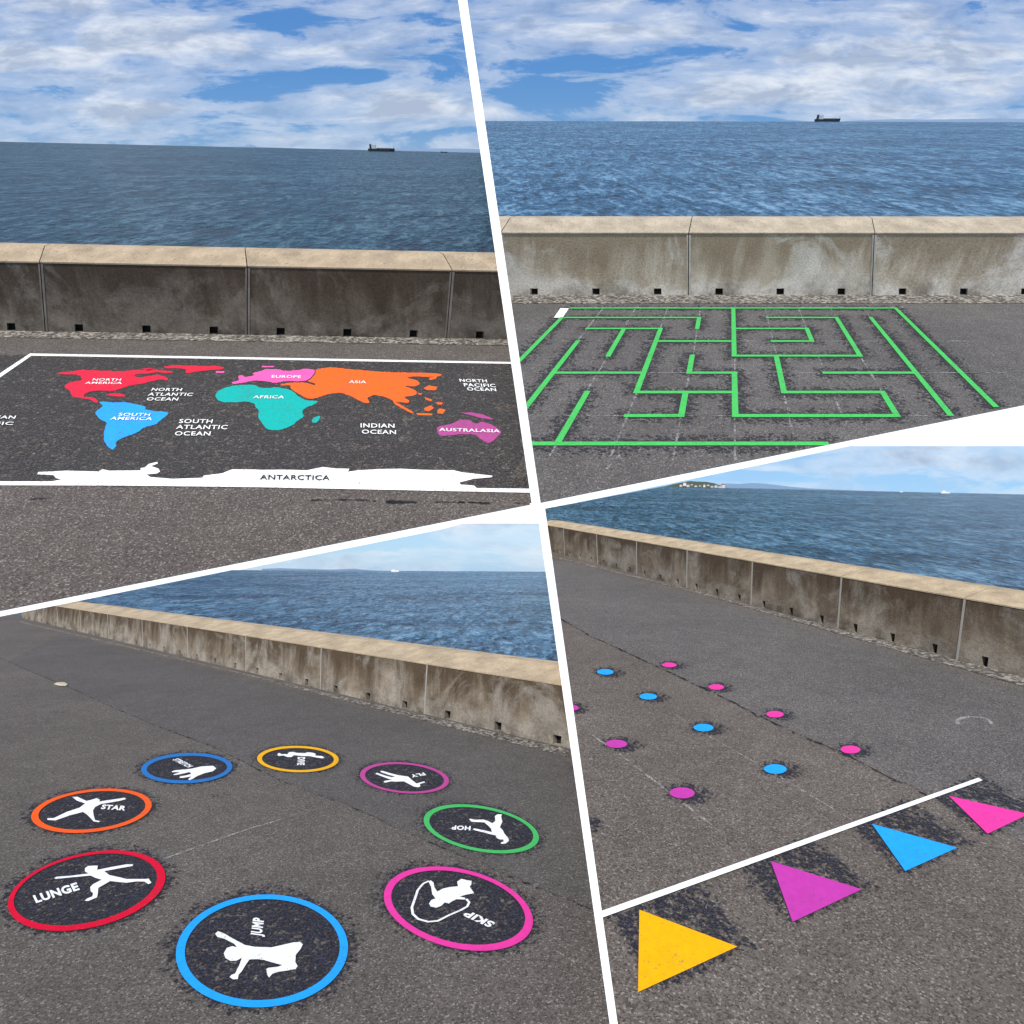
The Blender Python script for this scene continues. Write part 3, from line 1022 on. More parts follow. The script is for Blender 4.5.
tx('INDIAN', (282, 360), (440, 362), 19, *z3, lean=0.0); tx('OCEAN', (288, 389), (447, 392), 19, *z3, lean=0.0)
tx('AUSTRALASIA', (648, 377), (930, 384), 15, *z3, lean=0.0)
tx('OCEAN', (-120, 446), (84, 447), 17, *z1, lean=0.5); tx('PACIFIC', (-190, 482), (72, 483), 18, *z1, lean=0.4)
tx('ANTARCTICA', (950, 143.5), (1205, 146), 17.5, 3.657, 0, 440, 'u_black', 0.1)
# tar marks in front of the map
o = T1.strip('tar_marks', [(290, 500), (322, 499.8), (345, 499.5), (368, 500), (392, 501.5), (425, 502), (470, 502), (505, 503), (525, 503)], [0.02, 0.07, 0.03, 0.01, 0.05, 0.05, 0.03, 0.07, 0.06], M_tarU, None, 1.0, 0.75)
o['kind'] = 'structure'
o = T1.strip('tar_marks', [(18, 499), (24, 498.5), (30, 499), (44, 498.5), (52, 498.3)], [0.03, 0.07, 0.05, 0.02, 0.03], M_tarU, None, 1.0, 0.75)
o['kind'] = 'structure'

# ------------------------------------------------------------------ maze
R = T2.thing('painted_maze', 735, 375, 'maze of bright green lines painted on dark asphalt', 'ground painting')
rows = [308, 317.4, 328.4, 341, 355.6, 372.6, 392, 415.5, 443.4, 479]


def mz(j, r):
    i = max(0, min(8, int(math.floor(r))))
    a = 1 / (rows[i] - 146)
    b = 1 / (rows[i + 1] - 146)
    v = 1 / (a + (b - a) * (r - i))
    return 730.5 + ((j - 5) * 0.2002 + 0.0175) * v, 146 + v


H = [(0, 0, 10), (1, 0, 4), (2, 1, 3), (3, 3, 5), (4, 5, 8), (1, 6, 8), (2, 5, 7), (3, 6, 7), (6, 6, 8), (7, 5, 8), (5, 4, 5), (6, 3, 5), (7, 3, 4), (5, 1, 3), (8, 1.5, 6.5), (5, 7, 9)]
V = [(4, 1, 2), (0, 1, 4.3), (2, 2, 4), (3, 2, 6), (5, 0, 4), (8, 1, 4), (7, 2, 3), (6, 4, 6), (8, 6, 7), (5, 5, 7), (4, 4, 5), (4, 6, 7), (1, 3, 6.75), (2, 6, 8), (9, 1, 6.95), (10, 0, 6.6)]
hw = 0.06
rects = [(a - hw, b + hw, r - hw, r + hw) for r, a, b in H] + [(j - hw, j + hw, a - hw, b + hw) for j, a, b in V]
gx = sorted({round(x, 3) for q in rects for x in q[:2]})
gy = sorted({round(x, 3) for q in rects for x in q[2:]})
bm = bmesh.new()
Rl = T2.local(R)
cache = {}


def gv(i, j):
    if (i, j) not in cache: cache[(i, j)] = bm.verts.new(Rl @ T2.gw(*mz(gx[i], gy[j]), 1.4))
    return cache[(i, j)]


for i in range(len(gx) - 1):
    for j in range(len(gy) - 1):
        cx, cy = (gx[i] + gx[i + 1]) / 2, (gy[j] + gy[j + 1]) / 2
        if any(q[0] < cx < q[1] and q[2] < cy < q[3] for q in rects):
            bm.faces.new((gv(i, j), gv(i, j + 1), gv(i + 1, j + 1), gv(i + 1, j)))
link_bm('maze_lines', bm, P['u_green'], None, R)
# dark coat round the lines
bm = bmesh.new()
lay = bm.verts.layers.float.new('fade')
NJ, NR = 190, 150
grid = []
for b in range(NR + 1):
    r = -0.5 + 9.4 * b / NR
    row = []
    for a in range(NJ + 1):
        j = -0.45 + 11.0 * a / NJ
        x, y = mz(j, r)
        if x < 509 + (y - 300) * 0.147 or y > up24(x) - 1:
            row.append(None)
            continue
        d = 9
        for rr, p, q in H: d = min(d, math.hypot(max(p - j, 0, j - q), rr - r))
        for jj, p, q in V: d = min(d, math.hypot(max(p - r, 0, r - q), jj - j))
        v = bm.verts.new(Rl @ T2.gw(x, y, 0.7))
        v[lay] = max(0.0, 1.0 - max(0, d - 0.06) / 0.44) * 0.72
        row.append(v)
    grid.append(row)
for b in range(NR):
    for a in range(NJ):
        q = (grid[b][a], grid[b + 1][a], grid[b + 1][a + 1], grid[b][a + 1])
        if all(q): bm.faces.new(q)
link_bm('undercoat', bm, M_coatU, None, R)
T2.polys('start_plate', [[(560.5, 308.2), (569, 308.2), (562.5, 317.6), (553.8, 317.6)]], P['u_white'], R, 1.2, 'white plate at the far left entrance of the maze')
for j in range(1, 10):
    T2.strip('chalk_line', [mz(j + random.uniform(-.02, .02), q) for q in ((0, 2, 4, 6, 7.0) if j in (1, 7, 8, 9) else (0, 2, 4, 6, 8.5))], 0.03, M_chalkU, R, 1.0, 1.0)
for r in (3, 5, 7):
    T2.strip('chalk_line', [mz(q, r) for q in ((1.5 if r > 6 else 0.6), 3, 5, 7, 9, 9.8 if r > 6 else 11)], 0.03, M_chalkU, R, 1.0, 1.0)
T2.strip('chalk_line', [(569, 307.2), (700, 307), (900, 307), (921, 308)], 0.05, M_chalkU, R, 1.0, 1.0)
T2.strip('chalk_line', [(620, 455), (606, 469)], 0.03, M_chalkU, R, 1.0, 1.0)

# ------------------------------------------------------------------ exercise circles
GC = 'exercise circles painted in a ring on the promenade'
fig = dict(
    jump=([(250, 270), (265, 255), (300, 268), (345, 295), (415, 332), (470, 342), (560, 345), (620, 332), (680, 318), (720, 315), (735, 328), (722, 355), (697, 385), (693, 425), (706, 448), (695, 465), (650, 473),
           (600, 480), (568, 490), (548, 512), (538, 495), (533, 465), (545, 458), (600, 452), (622, 443), (580, 432), (520, 415), (480, 410), (440, 412), (420, 440), (395, 480), (380, 495), (375, 520), (350, 522),
           (330, 510), (340, 497), (360, 490), (385, 440), (398, 402), (370, 418), (335, 420), (308, 405), (297, 378), (315, 348), (345, 338), (372, 345), (355, 325), (300, 297), (262, 287)], (5.535, 170, 885)),
    lunge=([(318, 222), (330, 215), (420, 208), (520, 195), (497, 185), (497, 165), (515, 152), (550, 150), (572, 150), (568, 175), (640, 160), (740, 142), (780, 142), (775, 152), (700, 165), (610, 182), (640, 205),
            (700, 218), (740, 228), (820, 228), (850, 228), (870, 226), (886, 250), (868, 258), (845, 243), (800, 242), (740, 250), (690, 245), (645, 240), (610, 260), (575, 280), (572, 315), (568, 335), (545, 345),
            (515, 357), (495, 355), (510, 342), (540, 330), (545, 310), (530, 300), (528, 275), (545, 258), (595, 232), (560, 222), (530, 208), (430, 217), (325, 228)], (5.851, 0, 840)),
    skip=([(495, 130), (520, 113), (555, 122), (582, 125), (580, 148), (570, 160), (597, 200), (550, 208), (510, 220), (545, 228), (540, 238), (490, 236), (465, 248), (445, 262), (420, 255), (400, 275), (370, 287),
           (335, 280), (325, 262), (340, 240), (365, 232), (345, 205), (338, 160), (322, 130), (335, 122), (352, 135), (358, 165), (375, 190), (410, 172), (450, 163), (500, 158)], (6.024, 375, 860)),
    hop=([(425, 190), (440, 187), (470, 195), (540, 193), (575, 205), (610, 222), (632, 205), (630, 165), (650, 152), (685, 152), (678, 170), (688, 210), (668, 255), (690, 275), (705, 305), (735, 340), (740, 360),
          (715, 382), (680, 385), (675, 375), (700, 365), (695, 350), (670, 350), (645, 340), (635, 318), (590, 308), (530, 292), (470, 278), (455, 270), (465, 262), (530, 275), (605, 292), (600, 265), (575, 240),
          (545, 215), (470, 212), (445, 210)], (7.877, 415, 795)),
    fly=([(235, 175), (250, 165), (330, 192), (390, 207), (420, 200), (360, 185), (290, 160), (280, 150), (300, 147), (380, 170), (450, 188), (540, 200), (580, 235), (620, 265), (690, 245), (700, 255), (650, 270),
          (655, 292), (635, 300), (590, 292), (540, 265), (500, 245), (430, 248), (380, 245), (330, 258), (310, 250), (325, 240), (390, 230), (360, 222), (300, 200), (255, 182)], (9.309, 350, 755)),
    dive=([(278, 165), (300, 152), (320, 165), (385, 165), (400, 145), (440, 142), (480, 152), (560, 155), (590, 145), (640, 150), (672, 160), (668, 180), (740, 185), (762, 203), (735, 208), (670, 198), (610, 185),
           (540, 185), (450, 175), (425, 195), (385, 195), (340, 178), (290, 185)], (10.24, 250, 738)),
    stretch=([(372, 235), (400, 225), (540, 212), (640, 190), (740, 185), (768, 208), (740, 232), (660, 252), (600, 275), (560, 300), (530, 312), (518, 305), (545, 280), (470, 293), (440, 292), (445, 280), (500, 270),
              (545, 258), (530, 240), (470, 255), (400, 268), (385, 262), (420, 250), (450, 240), (375, 242)], (8.904, 130, 745)),
    star=([(370, 120), (405, 118), (470, 148), (510, 138), (540, 128), (565, 140), (560, 152), (740, 125), (748, 135), (700, 148), (570, 170), (530, 190), (515, 215), (520, 250), (530, 283), (565, 290), (555, 298),
           (520, 292), (475, 245), (445, 225), (350, 250), (250, 285), (195, 282), (192, 270), (240, 268), (330, 225), (420, 195), (460, 165), (400, 145)], (7.06, 20, 780)))
circ = [
    ('jump', (261.9, 950.9, 86.1, 56.5, -0.06), (262.3, 949.6, 77.5, 50.5, -0.06), 'l_blue', 'JUMP', (264.9, 937), (267.7, 919), (-14.5, -1.8), 'large light blue exercise circle with a jumping figure and the word JUMP'),
    ('lunge', (86.6, 890.6, 78.8, 40.3, -0.345), (85.4, 889.4, 71.7, 36, -0.345), 'l_red', 'LUNGE', (36.2, 903.2), (80, 889.8), (-3.6, -7.7), 'red exercise circle with a lunging figure and the word LUNGE'),
    ('skip', (458.4, 908.6, 74.6, 42.2, 0.3), (458.2, 907.5, 67, 37.2, 0.3), 'l_pink', 'SKIP', (495.8, 922.7), (468.4, 910.3), (-6.3, 5), 'bright pink exercise circle with a rope skipping figure and the word SKIP'),
    ('hop', (481.3, 828.8, 57.7, 24.6, 0.36), (481.3, 828.6, 52, 21.6, 0.36), 'l_green', 'HOP', (470.9, 826), (452, 825.2), (-0.6, 4.4), 'green exercise circle with a hopping figure and the word HOP'),
    ('fly', (404.5, 777.8, 44.6, 15.7, 0.2), (404.5, 777.8, 39.5, 13.7, 0.2), 'l_plum', 'FLY', (423.6, 772.4), (409.6, 774.9), (2.6, 2.6), 'small purple pink exercise circle with a running figure, between the green and yellow circles'),
    ('dive', (297.9, 759, 40.8, 13.2, 0.05), (297.9, 759, 36, 11, 0.05), 'l_amber', 'DIVE', (297.6, 757.0), (297, 764.9), (7.6, 0.2), 'small yellow exercise circle with a stretched out figure, farthest of the ring'),
    ('stretch', (186.7, 768.1, 45.7, 15.3, -0.1), (187, 768.1, 40.1, 12.2, -0.1), 'l_deepblue', 'STRETCH', (172.1, 759.8), (187.6, 767.6), (6, -1.6), 'small dark blue exercise circle with a figure bending forward, behind the orange circle'),
    ('star', (91.4, 810.7, 60.3, 22.2, -0.27), (91.9, 810.3, 53.5, 19.3, -0.27), 'l_orange', 'STAR', (100.5, 809), (124.8, 810.6), (2.1, -4.7), 'orange exercise circle with a star jump figure and the word STAR'),
]
for key, eo, ei, pm, word, a, b, up, lab in circ:
    R = T3.thing('exercise_circle', eo[0], eo[1], lab, 'ground painting', GC)
    T3.fade_disc('undercoat', eo, (0.5, 0.97, 1.05, 1.3), (0.74, 0.82, 0.52, 0.0), M_coatL, R, 0.9)
    T3.ring('ring', eo, ei, P[pm], R, 1.6)
    pts, z = fig[key]
    T3.polys('figure', [zm(pts, *z)], P['l_white'], R, 1.6)
    T3.text(word, a, b, up, P['l_white'], R, 1.6, 0.042)
    if key == 'skip':
        T3.strip('rope', zm([(325, 126), (290, 142), (258, 180), (238, 240), (222, 285), (228, 325), (260, 355), (320, 372), (380, 366), (440, 335), (520, 300), (555, 280), (568, 255), (550, 234)], 6.024, 375, 860), 0.012, P['l_white'], R, 2.0)

o = ragged(T3, [(0, 658), (30, 671), (73, 689), (110, 706), (156, 725.7), (212, 746.5), (250, 765), (286, 783), (345, 804)], 0.012, 0.03, 11, 6)
o['kind'] = 'structure'
o = ragged(T3, [(345, 804), (400, 829), (447, 849.5), (500, 872), (549, 892), (596, 911)], 0.008, 0.04, 12, 9)
o['kind'] = 'structure'
for pts, w in ((((163, 859), (200, 846), (245, 830), (292, 816)), 0.04), (((292, 815), (330, 806)), 0.03), (((555, 950), (578, 964)), 0.02)):
    tag(T3.strip('chalk_line', pts, w, M_chalkL, None, 1.2, 1.0), kind='structure')
for e in ((60, 712, 14, 3, 0), (222, 796, 16, 5, 0.1), (205, 806, 12, 4, 0)):
    tag(T3.fade_disc('dark_patch', e, (0.5, 1.0), (0.3, 0.0), M_coatL, None, 1.2), kind='structure')

# a scrap of pale paper lying on the seam
R = T3.thing('paper_scrap', 60, 684.5, 'crumpled pale beige scrap lying on the asphalt near the sea wall', 'litter')
bm = bmesh.new()
Rl = T3.local(R)
rnd = random.Random(3)
out = zm([(220, 345), (232, 337), (262, 336), (277, 344), (270, 352), (240, 350)], 4.096, 0, 600)
vs = [bm.verts.new(Rl @ T3.gw(x, y, 1.5 + 3 * rnd.random())) for x, y in out]
cv = bm.verts.new(Rl @ T3.gw(60, 684.3, 5))
for i in range(len(vs)): bm.faces.new((cv, vs[i], vs[(i + 1) % len(vs)]))
link_bm('scrap', bm, simple('beige_paper', (0.5, 0.42, 0.3), 0.8), None, R)

# ------------------------------------------------------------------ dots and triangles
GD = 'coloured dots painted in rows'
dots = [(605.3, 671.9, 8.2, 2.8, 'l_blue', 'light blue painted dot, farthest of the blue row'),
        (648.3, 696.5, 8.7, 3.1, 'l_blue', 'light blue painted dot, second farthest of the blue row'),
        (703.6, 727.6, 9.8, 3.8, 'l_blue', 'light blue painted dot, third farthest of the blue row'),
        (775.3, 769.0, 11.3, 4.8, 'l_blue', 'light blue painted dot nearest the white line and the blue triangle'),
        (571.0, 707.7, 7.5, 3.0, 'l_magenta', 'magenta painted dot half hidden by the white partition'),
        (616.5, 743.8, 10.6, 4.1, 'l_magenta', 'magenta painted dot in the middle of the left row'),
        (682.2, 792.9, 12.4, 5.5, 'l_magenta', 'magenta painted dot nearest the white line'),
        (669.3, 664.9, 7.3, 2.4, 'l_pink', 'pink painted dot, farthest beside the dark seam'),
        (716.3, 687.0, 7.7, 2.8, 'l_pink', 'pink painted dot, second farthest beside the dark seam'),
        (775.0, 714.2, 8.6, 3.3, 'l_pink', 'pink painted dot, third farthest beside the dark seam'),
        (850.5, 749.5, 9.8, 4.0, 'l_pink', 'pink painted dot nearest the pink triangle beside the dark seam')]
for x, y, rx_, ry, pm, lab in dots:
    R = T4.thing('painted_dot', x, y, lab, 'painted dot', GD)
    T4.fade_disc('undercoat', (x + rx_ * 0.5, y, rx_ * 2.5, ry * 2.4, 0.12), (0.4, 0.75, 1.0), (0.68, 0.46, 0.0), M_coatL, R, 1.3, 40)
    T4.polys('dot', [[(max(q[0], 541.5 + (q[1] - 508) * 0.1407), q[1]) for q in (ell((x, y, rx_, ry, 0.05), 2 * math.pi * i / 40) for i in range(40))]], P[pm], R, 2.0)
tag(T4.fade_disc('dark_patch', (592, 824, 16, 9, 0.2), (0.4, 0.7, 1.0), (0.6, 0.45, 0.0), M_coatL, None, 1.3, 40), kind='structure')
GT = 'coloured triangles painted behind the white line'
tri = [([(639.4, 909.6), (737.4, 946.5), (638.1, 992)], 'l_yellow', 'yellow painted triangle, nearest and largest', [(598, 908), (706, 868), (768, 948), (645, 1008)]),
       ([(770.8, 861), (861.9, 889.2), (792.5, 921.8)], 'l_magenta', 'purple painted triangle beside the yellow one', [(725, 866), (812, 826), (886, 888), (790, 934)]),
       ([(871.8, 823.7), (957.3, 847.6), (905.2, 871)], 'l_blue', 'light blue painted triangle between the purple and the pink one', [(842, 824), (905, 790), (985, 842), (902, 884)]),
       ([(948.6, 795.6), (1028.8, 814), (987.6, 833.7)], 'l_pink', 'pink painted triangle at the right picture edge', [(925, 795), (975, 766), (1055, 812), (985, 844)])]
for pts, pm, lab, q in tri:
    c = (sum(p[0] for p in pts) / 3, sum(p[1] for p in pts) / 3)
    R = T4.thing('painted_triangle', *c, lab + ' on dark asphalt', 'painted triangle', GT)
    T4.fade_quad('undercoat', q, M_coatL, R, 1.3, 24, 0.12, 0.58)
    T4.polys('triangle', [pts], P[pm], R, 2.0)
R = T4.thing('start_line', 790, 848, 'straight white start line painted in front of the coloured triangles', 'painted line')
T4.polys('line', [[(597, 912.4), (978.6, 777.6), (982.6, 780.2), (597, 919.4)]], P['l_white'], R, 2.0)
o = ragged(T4, [(557, 617), (592.7, 637), (635, 656), (669.5, 672.4), (706.9, 689.8), (735, 703), (761.6, 717.2), (798.7, 734.8), (840, 751.5), (865, 764), (889, 777.3), (915, 789), (935, 799)], 0.03, 0.1, 5)
o['kind'] = 'structure'
for pts, w in ((((592, 735), (614, 750), (660, 785), (714, 827), (749, 855)), 0.03), (((640, 692), (712, 738), (760, 765), (800, 789), (852, 820)), 0.022)):
    tag(T4.strip('chalk_line', pts, w, M_chalkL, None, 1.2, 1.0), kind='structure')
tag(T4.strip('chalk_arc', [ell((974, 722, 17, 5.2, 0.12), math.pi * (0.85 + 1.25 * i / 18)) for i in range(19)], 0.05, M_chalkL, None, 1.2, 1.4), kind='structure')

# ------------------------------------------------------------------ ships and far land
M_hull = simple('ship_hull', (0.022, 0.03, 0.042), 0.5)  # slightly lightened, distance haze painted into the hull colour
M_ship = simple('ship_white', (0.75, 0.75, 0.74), 0.5)
M_deck = simple('ship_deck', (0.09, 0.08, 0.075), 0.6)


def ship(T, x, y, wpx, label, small=False, stern_left=True):
    base = T.seaw(x, y)
    up = T.sn
    side = (RIGHT - up * RIGHT.dot(up)).normalized()
    fw = up.cross(side)
    z = (base - C).dot(FWD)
    u = z / F
    L = wpx * u
    Mx = Matrix(((side.x, fw.x, up.x, base.x), (side.y, fw.y, up.y, base.y), (side.z, fw.z, up.z, base.z), (0, 0, 0, 1)))
    root = empty('cargo_ship' if not small else 'ship', Mx, label, 'ship')

    def box(name, x0, x1, y0, y1, z0, z1, mat, taper=0.0):
        bm = bmesh.new()
        bmesh.ops.create_cube(bm, size=1)
        for v in bm.verts:
            top = v.co.z > 0
            v.co = Vector(((x0 + x1) / 2 + v.co.x * (x1 - x0) * (1 - (taper if top else 0)), (y0 + y1) / 2 + v.co.y * (y1 - y0), (z0 + z1) / 2 + v.co.z * (z1 - z0)))
        return link_bm(name, bm, mat, None, root)
    hh = 0.08 * L if not small else 0.14 * L
    bm = bmesh.new()
    W = 0.13 * L
    prof = [(-0.5, 0), (-0.47, -1), (0.3, -1), (0.47, -0.15), (0.5, 0), (0.47, 0.15), (0.3, 1), (-0.47, 1)]
    lo = [bm.verts.new((px * L * 0.96, py * W / 2, -hh * 0.4)) for px, py in prof]
    hi = [bm.verts.new((px * L, py * W / 2, hh * (1.0 + (0.25 if px > 0.4 else 0)))) for px, py in prof]
    n = len(prof)
    for i in range(n):
        j = (i + 1) % n
        bm.faces.new((lo[i], lo[j], hi[j], hi[i]))
    bm.faces.new(hi)
    bm.faces.new(lo[::-1])
    bmesh.ops.recalc_face_normals(bm, faces=bm.faces)
    link_bm('hull', bm, M_ship if small else M_hull, None, root)
    if small:
        box('deckhouse', -0.42 * L, -0.02 * L, -W * .35, W * .35, hh, hh + 0.13 * L, M_ship, 0.1)
        box('mast', -0.2 * L, -0.17 * L, -0.01 * L, 0.01 * L, hh + 0.13 * L, hh + 0.26 * L, M_ship)
    else:
        box('deckhouse', -0.34 * L, -0.2 * L, -W * .49, W * .49, hh, hh + 0.13 * L, M_ship, 0.08)
        box('funnel', -0.43 * L, -0.36 * L, -W * .2, W * .2, hh, hh + 0.14 * L, M_hull, 0.15)
        for q in range(4):
            box('hatch', (-0.16 + q * 0.14) * L, (-0.05 + q * 0.14) * L, -W * .35, W * .35, hh, hh + 0.025 * L, M_deck)
        box('mast', 0.445 * L, 0.455 * L, -0.005 * L, 0.005 * L, hh, hh + 0.09 * L, M_hull)
        box('mast', -0.275 * L, -0.265 * L, -0.005 * L, 0.005 * L, hh + 0.12 * L, hh + 0.18 * L, M_ship)
    return root


ship(T1, 381.5, 151.3, 27, 'long dark cargo ship with white bridge on the horizon behind the world map')
ship(T2, 827, 120.6 + 1.0, 26, 'long dark cargo ship with white bridge on the horizon behind the maze')
ship(T3, 395, 571.8, 8, 'tiny white ship on the horizon beyond the exercise circles', True)
ship(T4, 945.5, 493.4, 9.5, 'tiny white ship on the horizon near the right picture edge', True)
ship(T4, 901.5, 492.2, 3.6, 'tiny white sailing vessel on the horizon left of the white ship', True)
ship(T1, 444, 152.6, 7, 'small low dark vessel on the horizon near the white post')

M_farU = simple('far_hill_haze_blue', (0.13, 0.2, 0.31), 0.95, kU, 0.1)  # blue of distance haze painted into the hill colour
M_farL = simple('far_hill_haze_pale', (0.15, 0.24, 0.36), 0.95, kL, 0.15)  # pale distance haze painted into this hill colour too
M_head = simple('headland_green', (0.055, 0.075, 0.045), 0.95, kL * 4, 0.4)


def hills(T, pts, mat, depth, name='hills', back=0.1):
    """a low ridge far out on the water: skyline points (x, crest y), foot on the water line"""
    bm = bmesh.new()
    rowA, rowB, rowC = [], [], []
    for x, yt, yb in pts:
        z = depth
        rowA.append(bm.verts.new(C + ray(x, yb) / F * z))
        rowB.append(bm.verts.new(C + ray(x, yt) / F * z * (1 + back)))
        rowC.append(bm.verts.new(C + ray(x, yb) / F * z * (1 + 2 * back)))
    for i in range(len(pts) - 1):
        bm.faces.new((rowA[i], rowA[i + 1], rowB[i + 1], rowB[i]))
        bm.faces.new((rowB[i], rowB[i + 1], rowC[i + 1], rowC[i]))
        bm.faces.new((rowC[i], rowC[i + 1], rowA[i + 1], rowA[i]))
    bmesh.ops.recalc_face_normals(bm, faces=bm.faces)
    o = link_bm(name, bm, mat, Matrix.Identity(4))
    o['kind'] = 'structure'
    return o


hz1 = lambda x: 141.8 + (x - 8) * 10.8 / 470
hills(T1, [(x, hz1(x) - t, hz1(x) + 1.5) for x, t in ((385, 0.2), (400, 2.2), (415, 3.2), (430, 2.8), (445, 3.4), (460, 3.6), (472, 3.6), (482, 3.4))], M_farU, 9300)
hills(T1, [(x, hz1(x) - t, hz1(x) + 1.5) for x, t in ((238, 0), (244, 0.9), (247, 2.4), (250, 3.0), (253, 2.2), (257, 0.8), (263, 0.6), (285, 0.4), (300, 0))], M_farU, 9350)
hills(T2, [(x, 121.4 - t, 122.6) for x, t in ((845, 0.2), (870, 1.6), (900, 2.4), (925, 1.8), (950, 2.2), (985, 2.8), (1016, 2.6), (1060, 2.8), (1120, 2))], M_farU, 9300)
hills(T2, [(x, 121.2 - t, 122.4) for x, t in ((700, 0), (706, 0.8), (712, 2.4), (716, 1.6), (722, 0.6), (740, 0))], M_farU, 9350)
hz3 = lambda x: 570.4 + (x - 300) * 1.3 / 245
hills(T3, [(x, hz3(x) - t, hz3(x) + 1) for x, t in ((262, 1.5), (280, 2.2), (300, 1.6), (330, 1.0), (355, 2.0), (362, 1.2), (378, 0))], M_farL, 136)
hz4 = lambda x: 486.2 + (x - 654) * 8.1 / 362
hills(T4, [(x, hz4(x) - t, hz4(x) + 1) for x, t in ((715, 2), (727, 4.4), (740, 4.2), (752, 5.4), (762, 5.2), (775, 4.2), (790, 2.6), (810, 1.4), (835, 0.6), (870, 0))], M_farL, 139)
hills(T4, [(x, hz4(x) - t, hz4(x) + 1) for x, t in ((664, 0), (672, 2.2), (680, 4.0), (690, 6.0), (697, 5.6), (706, 5.6), (714, 4.4), (721, 2.0), (728, 0))], M_head, 136, 'headland')

# pale houses of the town on the headland
M_house = simple('house_wall', (0.72, 0.69, 0.64), 0.8)
M_roof = simple('house_roof', (0.2, 0.13, 0.1), 0.8)
proto = None
GH = 'pale houses along the shore of the headland'
spots = [(681, 0.3, 1.0), (684.5, 1.4, 1.2), (688, 0.2, 1.1), (692, 1.9, 0.7), (696, 0.3, 0.9), (700, 1.0, 0.7), (704.5, 0.4, 1.15), (708, 1.6, 0.8), (712, 0.2, 0.9), (716, 0.2, 1.1), (719.5, 0.1, 0.9), (723, 0.1, 1.3)]
place = ['at its left end', 'second from its left end', 'third from its left end', 'fourth from its left end', 'fifth from its left end', 'left of its middle', 'right of its middle', 'fifth from its right end', 'fourth from its right end', 'third from its right end', 'second from its right end', 'tallest, at its right end']
for (x, dy, q), pl in zip(spots, place):
    p = C + ray(x, hz4(x) - dy) / F * 134.5
    w = 2.4 / F * 134.5
    Mx = Matrix.Translation(p) @ T4.M.to_3x3().to_4x4() @ Matrix.Rotation(0.2 + dy * 2, 4, 'Z') @ Matrix.Diagonal((q, 1, q * q, 1))
    lab = 'tiny pale house in the row along the headland shore, ' + pl
    if proto is None:
        root = empty('house', Mx, lab, 'house', GH)
        bm = bmesh.new()
        bmesh.ops.create_cube(bm, size=1)
        bmesh.ops.scale(bm, vec=(w, w * 0.7, w * 0.8), verts=bm.verts)
        bmesh.ops.translate(bm, vec=(0, 0, w * 0.3), verts=bm.verts)
        a = link_bm('wall', bm, M_house, None, root)
        bm = bmesh.new()
        A = [bm.verts.new((sx * w * 0.55, yy * w, zz * w)) for sx in (-1, 1) for yy, zz in ((-0.42, 0.71), (0, 1.0), (0.42, 0.71))]
        for f in ((0, 1, 4, 3), (1, 2, 5, 4), (0, 3, 5, 2), (0, 2, 1), (3, 4, 5)): bm.faces.new([A[i] for i in f])
        bmesh.ops.recalc_face_normals(bm, faces=bm.faces)
        b = link_bm('roof', bm, M_roof, None, root)
        proto = (root, a, b)
    else:
        root = proto[0].copy()
        COL.objects.link(root)
        root.matrix_world = Mx
        root['label'] = lab
        for ch in proto[1:]:
            c = ch.copy()
            COL.objects.link(c)
            c.parent = root

# ------------------------------------------------------------------ light
SUN = Vector((-0.134, -0.72, 0.66)).normalized()
sl = bpy.data.lights.new('sun', 'SUN')
sl.energy = 3.9
sl.angle = math.radians(0.6)
sl.color = (1.0, 0.95, 0.87)
so = bpy.data.objects.new('sun', sl)
COL.objects.link(so)
so.rotation_euler = SUN.to_track_quat('Z', 'Y').to_euler()

w = bpy.data.worlds.new('World')
scn.world = w
w.use_nodes = True
w.node_tree.nodes.clear()
g = NT(w.node_tree)
out = g.new('ShaderNodeOutputWorld')
sky = g.new('ShaderNodeTexSky', sky_type='NISHITA')
sky.sun_disc = False
sky.sun_elevation = math.asin(SUN.z)
sky.sun_rotation = math.atan2(SUN.x, SUN.y)
sky.altitude = 10
sky.air_density = 1.0
sky.dust_density = 0.6
sky.ozone_density = 1.0
bg = g.new('ShaderNodeBackground')
g.l.new(sky.outputs[0], bg.inputs[0])
bg.inputs[1].default_value = 0.12
bl_ = g.new('ShaderNodeBackground')
tc = g.new('ShaderNodeTexCoord')
sp = g.new('ShaderNodeSeparateXYZ')
g.l.new(tc.outputs['Generated'], sp.inputs[0])
yy = g.math('MAXIMUM', sp.outputs[1], 0.12)
U = g.math('DIVIDE', sp.outputs[0], yy)
Vv = g.math('DIVIDE', sp.outputs[2], yy)
cv = g.new('ShaderNodeCombineXYZ')
g.put(cv.inputs[0], U)
g.put(cv.inputs[1], Vv)
n1 = g.noise(g.mapping(cv.outputs[0], (3.6, 15.0, 1), loc=(3.1, 1.7, 0)), 1.0, 11, 0.66, 0.5)
n2 = g.noise(g.mapping(cv.outputs[0], (11.0, 26.0, 1), loc=(0.4, 5.2, 0)), 1.0, 8, 0.62, 0.2)
cover = g.math('ADD', g.math('MULTIPLY', n1, 0.75), g.math('MULTIPLY', n2, 0.25))


def uv(x, y):
    d = ray(x, y)
    return d.x / d.y, d.z / d.y


def blob(x, y, rx, ry, wgt):
    u0, v0 = uv(x, y)
    au = abs(uv(x + rx, y)[0] - u0)
    av = abs(uv(x, y - ry)[1] - v0)
    a = g.math('POWER', g.math('DIVIDE', g.math('SUBTRACT', U, u0), au), 2.0)
    b = g.math('POWER', g.math('DIVIDE', g.math('SUBTRACT', Vv, v0), av), 2.0)
    e = g.math('EXPONENT', g.math('MULTIPLY', g.math('ADD', a, b), -1.0))
    return g.math('MULTIPLY', e, wgt)


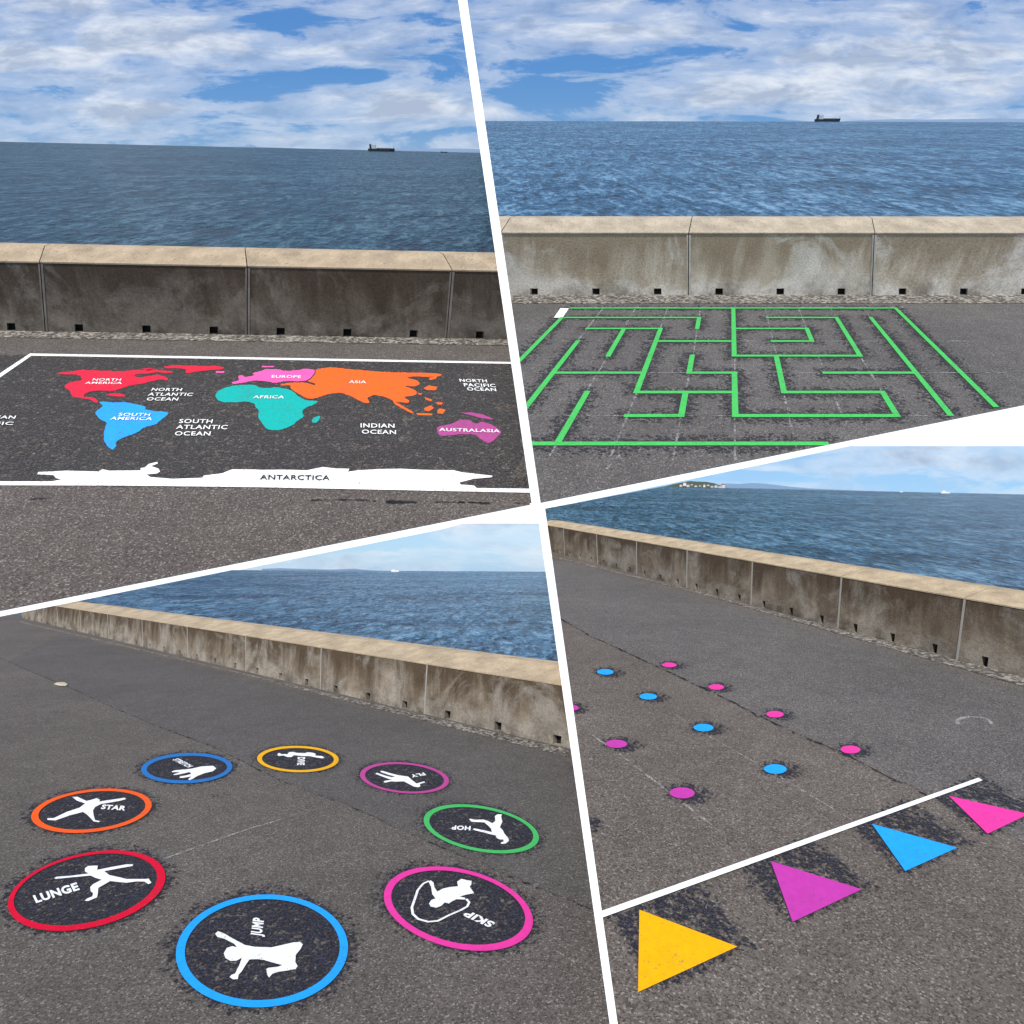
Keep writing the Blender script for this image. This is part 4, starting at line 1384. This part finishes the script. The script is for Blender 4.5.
bl = [(285, 20, 45, 12, -0.2), (345, 76, 60, 9, -0.16), (230, 94, 60, 7, -0.14), (448, 70, 28, 30, -0.16), (140, 62, 40, 8, -0.12),
      (60, 40, 110, 40, 0.12), (300, 55, 60, 14, 0.12), (430, 105, 60, 22, 0.14), (200, 35, 80, 22, 0.1), (120, 108, 80, 10, 0.12),
      (590, 62, 60, 8, -0.15), (720, 52, 70, 9, -0.15), (560, 92, 60, 12, -0.14), (740, 25, 25, 12, -0.1),
      (600, 32, 90, 12, 0.15), (900, 60, 130, 40, 0.16), (720, 98, 70, 9, 0.12),
      (495, 518, 70, 10, 0.2), (640, 455, 400, 10, 0.02), (930, 465, 110, 16, 0.08), (420, 545, 140, 12, -0.12), (760, 478, 160, 9, -0.12)]
tot = cover
for q in bl: tot = g.math('ADD', tot, blob(*q))
# low sky is clearer
lowf = g.ramp(Vv, [(0.0, -0.07), (0.3, 0.0)]) if False else None
mask = g.ramp(tot, [(0.4, 0.0), (0.5, 0.42), (0.66, 0.95)], 'EASE')
shade = g.noise(g.mapping(cv.outputs[0], (9.0, 24.0, 1), loc=(1.4, 9.2, 0)), 1.0, 8, 0.6, 0.3)
thick = g.math('ADD', g.math('MULTIPLY', tot, 0.5), g.math('MULTIPLY', shade, 0.75))
ccol = g.ramp(thick, [(0.5, (1.06, 1.06, 1.06)), (0.62, (0.84, 0.89, 0.97)), (0.76, (0.48, 0.56, 0.7))])
cbg = g.new('ShaderNodeBackground')
g.l.new(ccol, cbg.inputs[0])
cbg.inputs[1].default_value = 0.76
mx = g.new('ShaderNodeMixShader')
mfac = g.math('MULTIPLY', mask, 0.9)
g.l.new(mfac, mx.inputs[0])
blue = g.ramp(g.math('MULTIPLY', Vv, 0.8), [(0.0, (0.24, 0.46, 0.72)), (0.2, (0.2, 0.42, 0.7)), (0.59, (0.24, 0.4, 0.6)), (0.63, (0.15, 0.33, 0.6)), (0.72, (0.085, 0.26, 0.58)), (0.9, (0.065, 0.21, 0.54))])
g.l.new(blue, bl_.inputs[0])
bl_.inputs[1].default_value = 1.0
m0 = g.new('ShaderNodeMixShader')
m0.inputs[0].default_value = 0.75
g.l.new(bg.outputs[0], m0.inputs[1])
g.l.new(bl_.outputs[0], m0.inputs[2])
g.l.new(m0.outputs[0], mx.inputs[1])
g.l.new(cbg.outputs[0], mx.inputs[2])
g.l.new(mx.outputs[0], out.inputs[0])

# ------------------------------------------------------------------ camera
cam = bpy.data.cameras.new('camera')
cam.sensor_width = 36.0
cam.lens = F / 1024 * 36.0
cam.clip_start = 0.05
cam.clip_end = 60000
co = bpy.data.objects.new('camera', cam)
COL.objects.link(co)
co.location = C
co.rotation_euler = (math.pi / 2 + PITCH, 0, 0)
scn.camera = co

scn.view_settings.view_transform = 'Standard'
scn.view_settings.look = 'None'
scn.view_settings.exposure = 0.35
scn.view_settings.gamma = 1.0
scn.render.resolution_x = 1024
scn.render.resolution_y = 1024
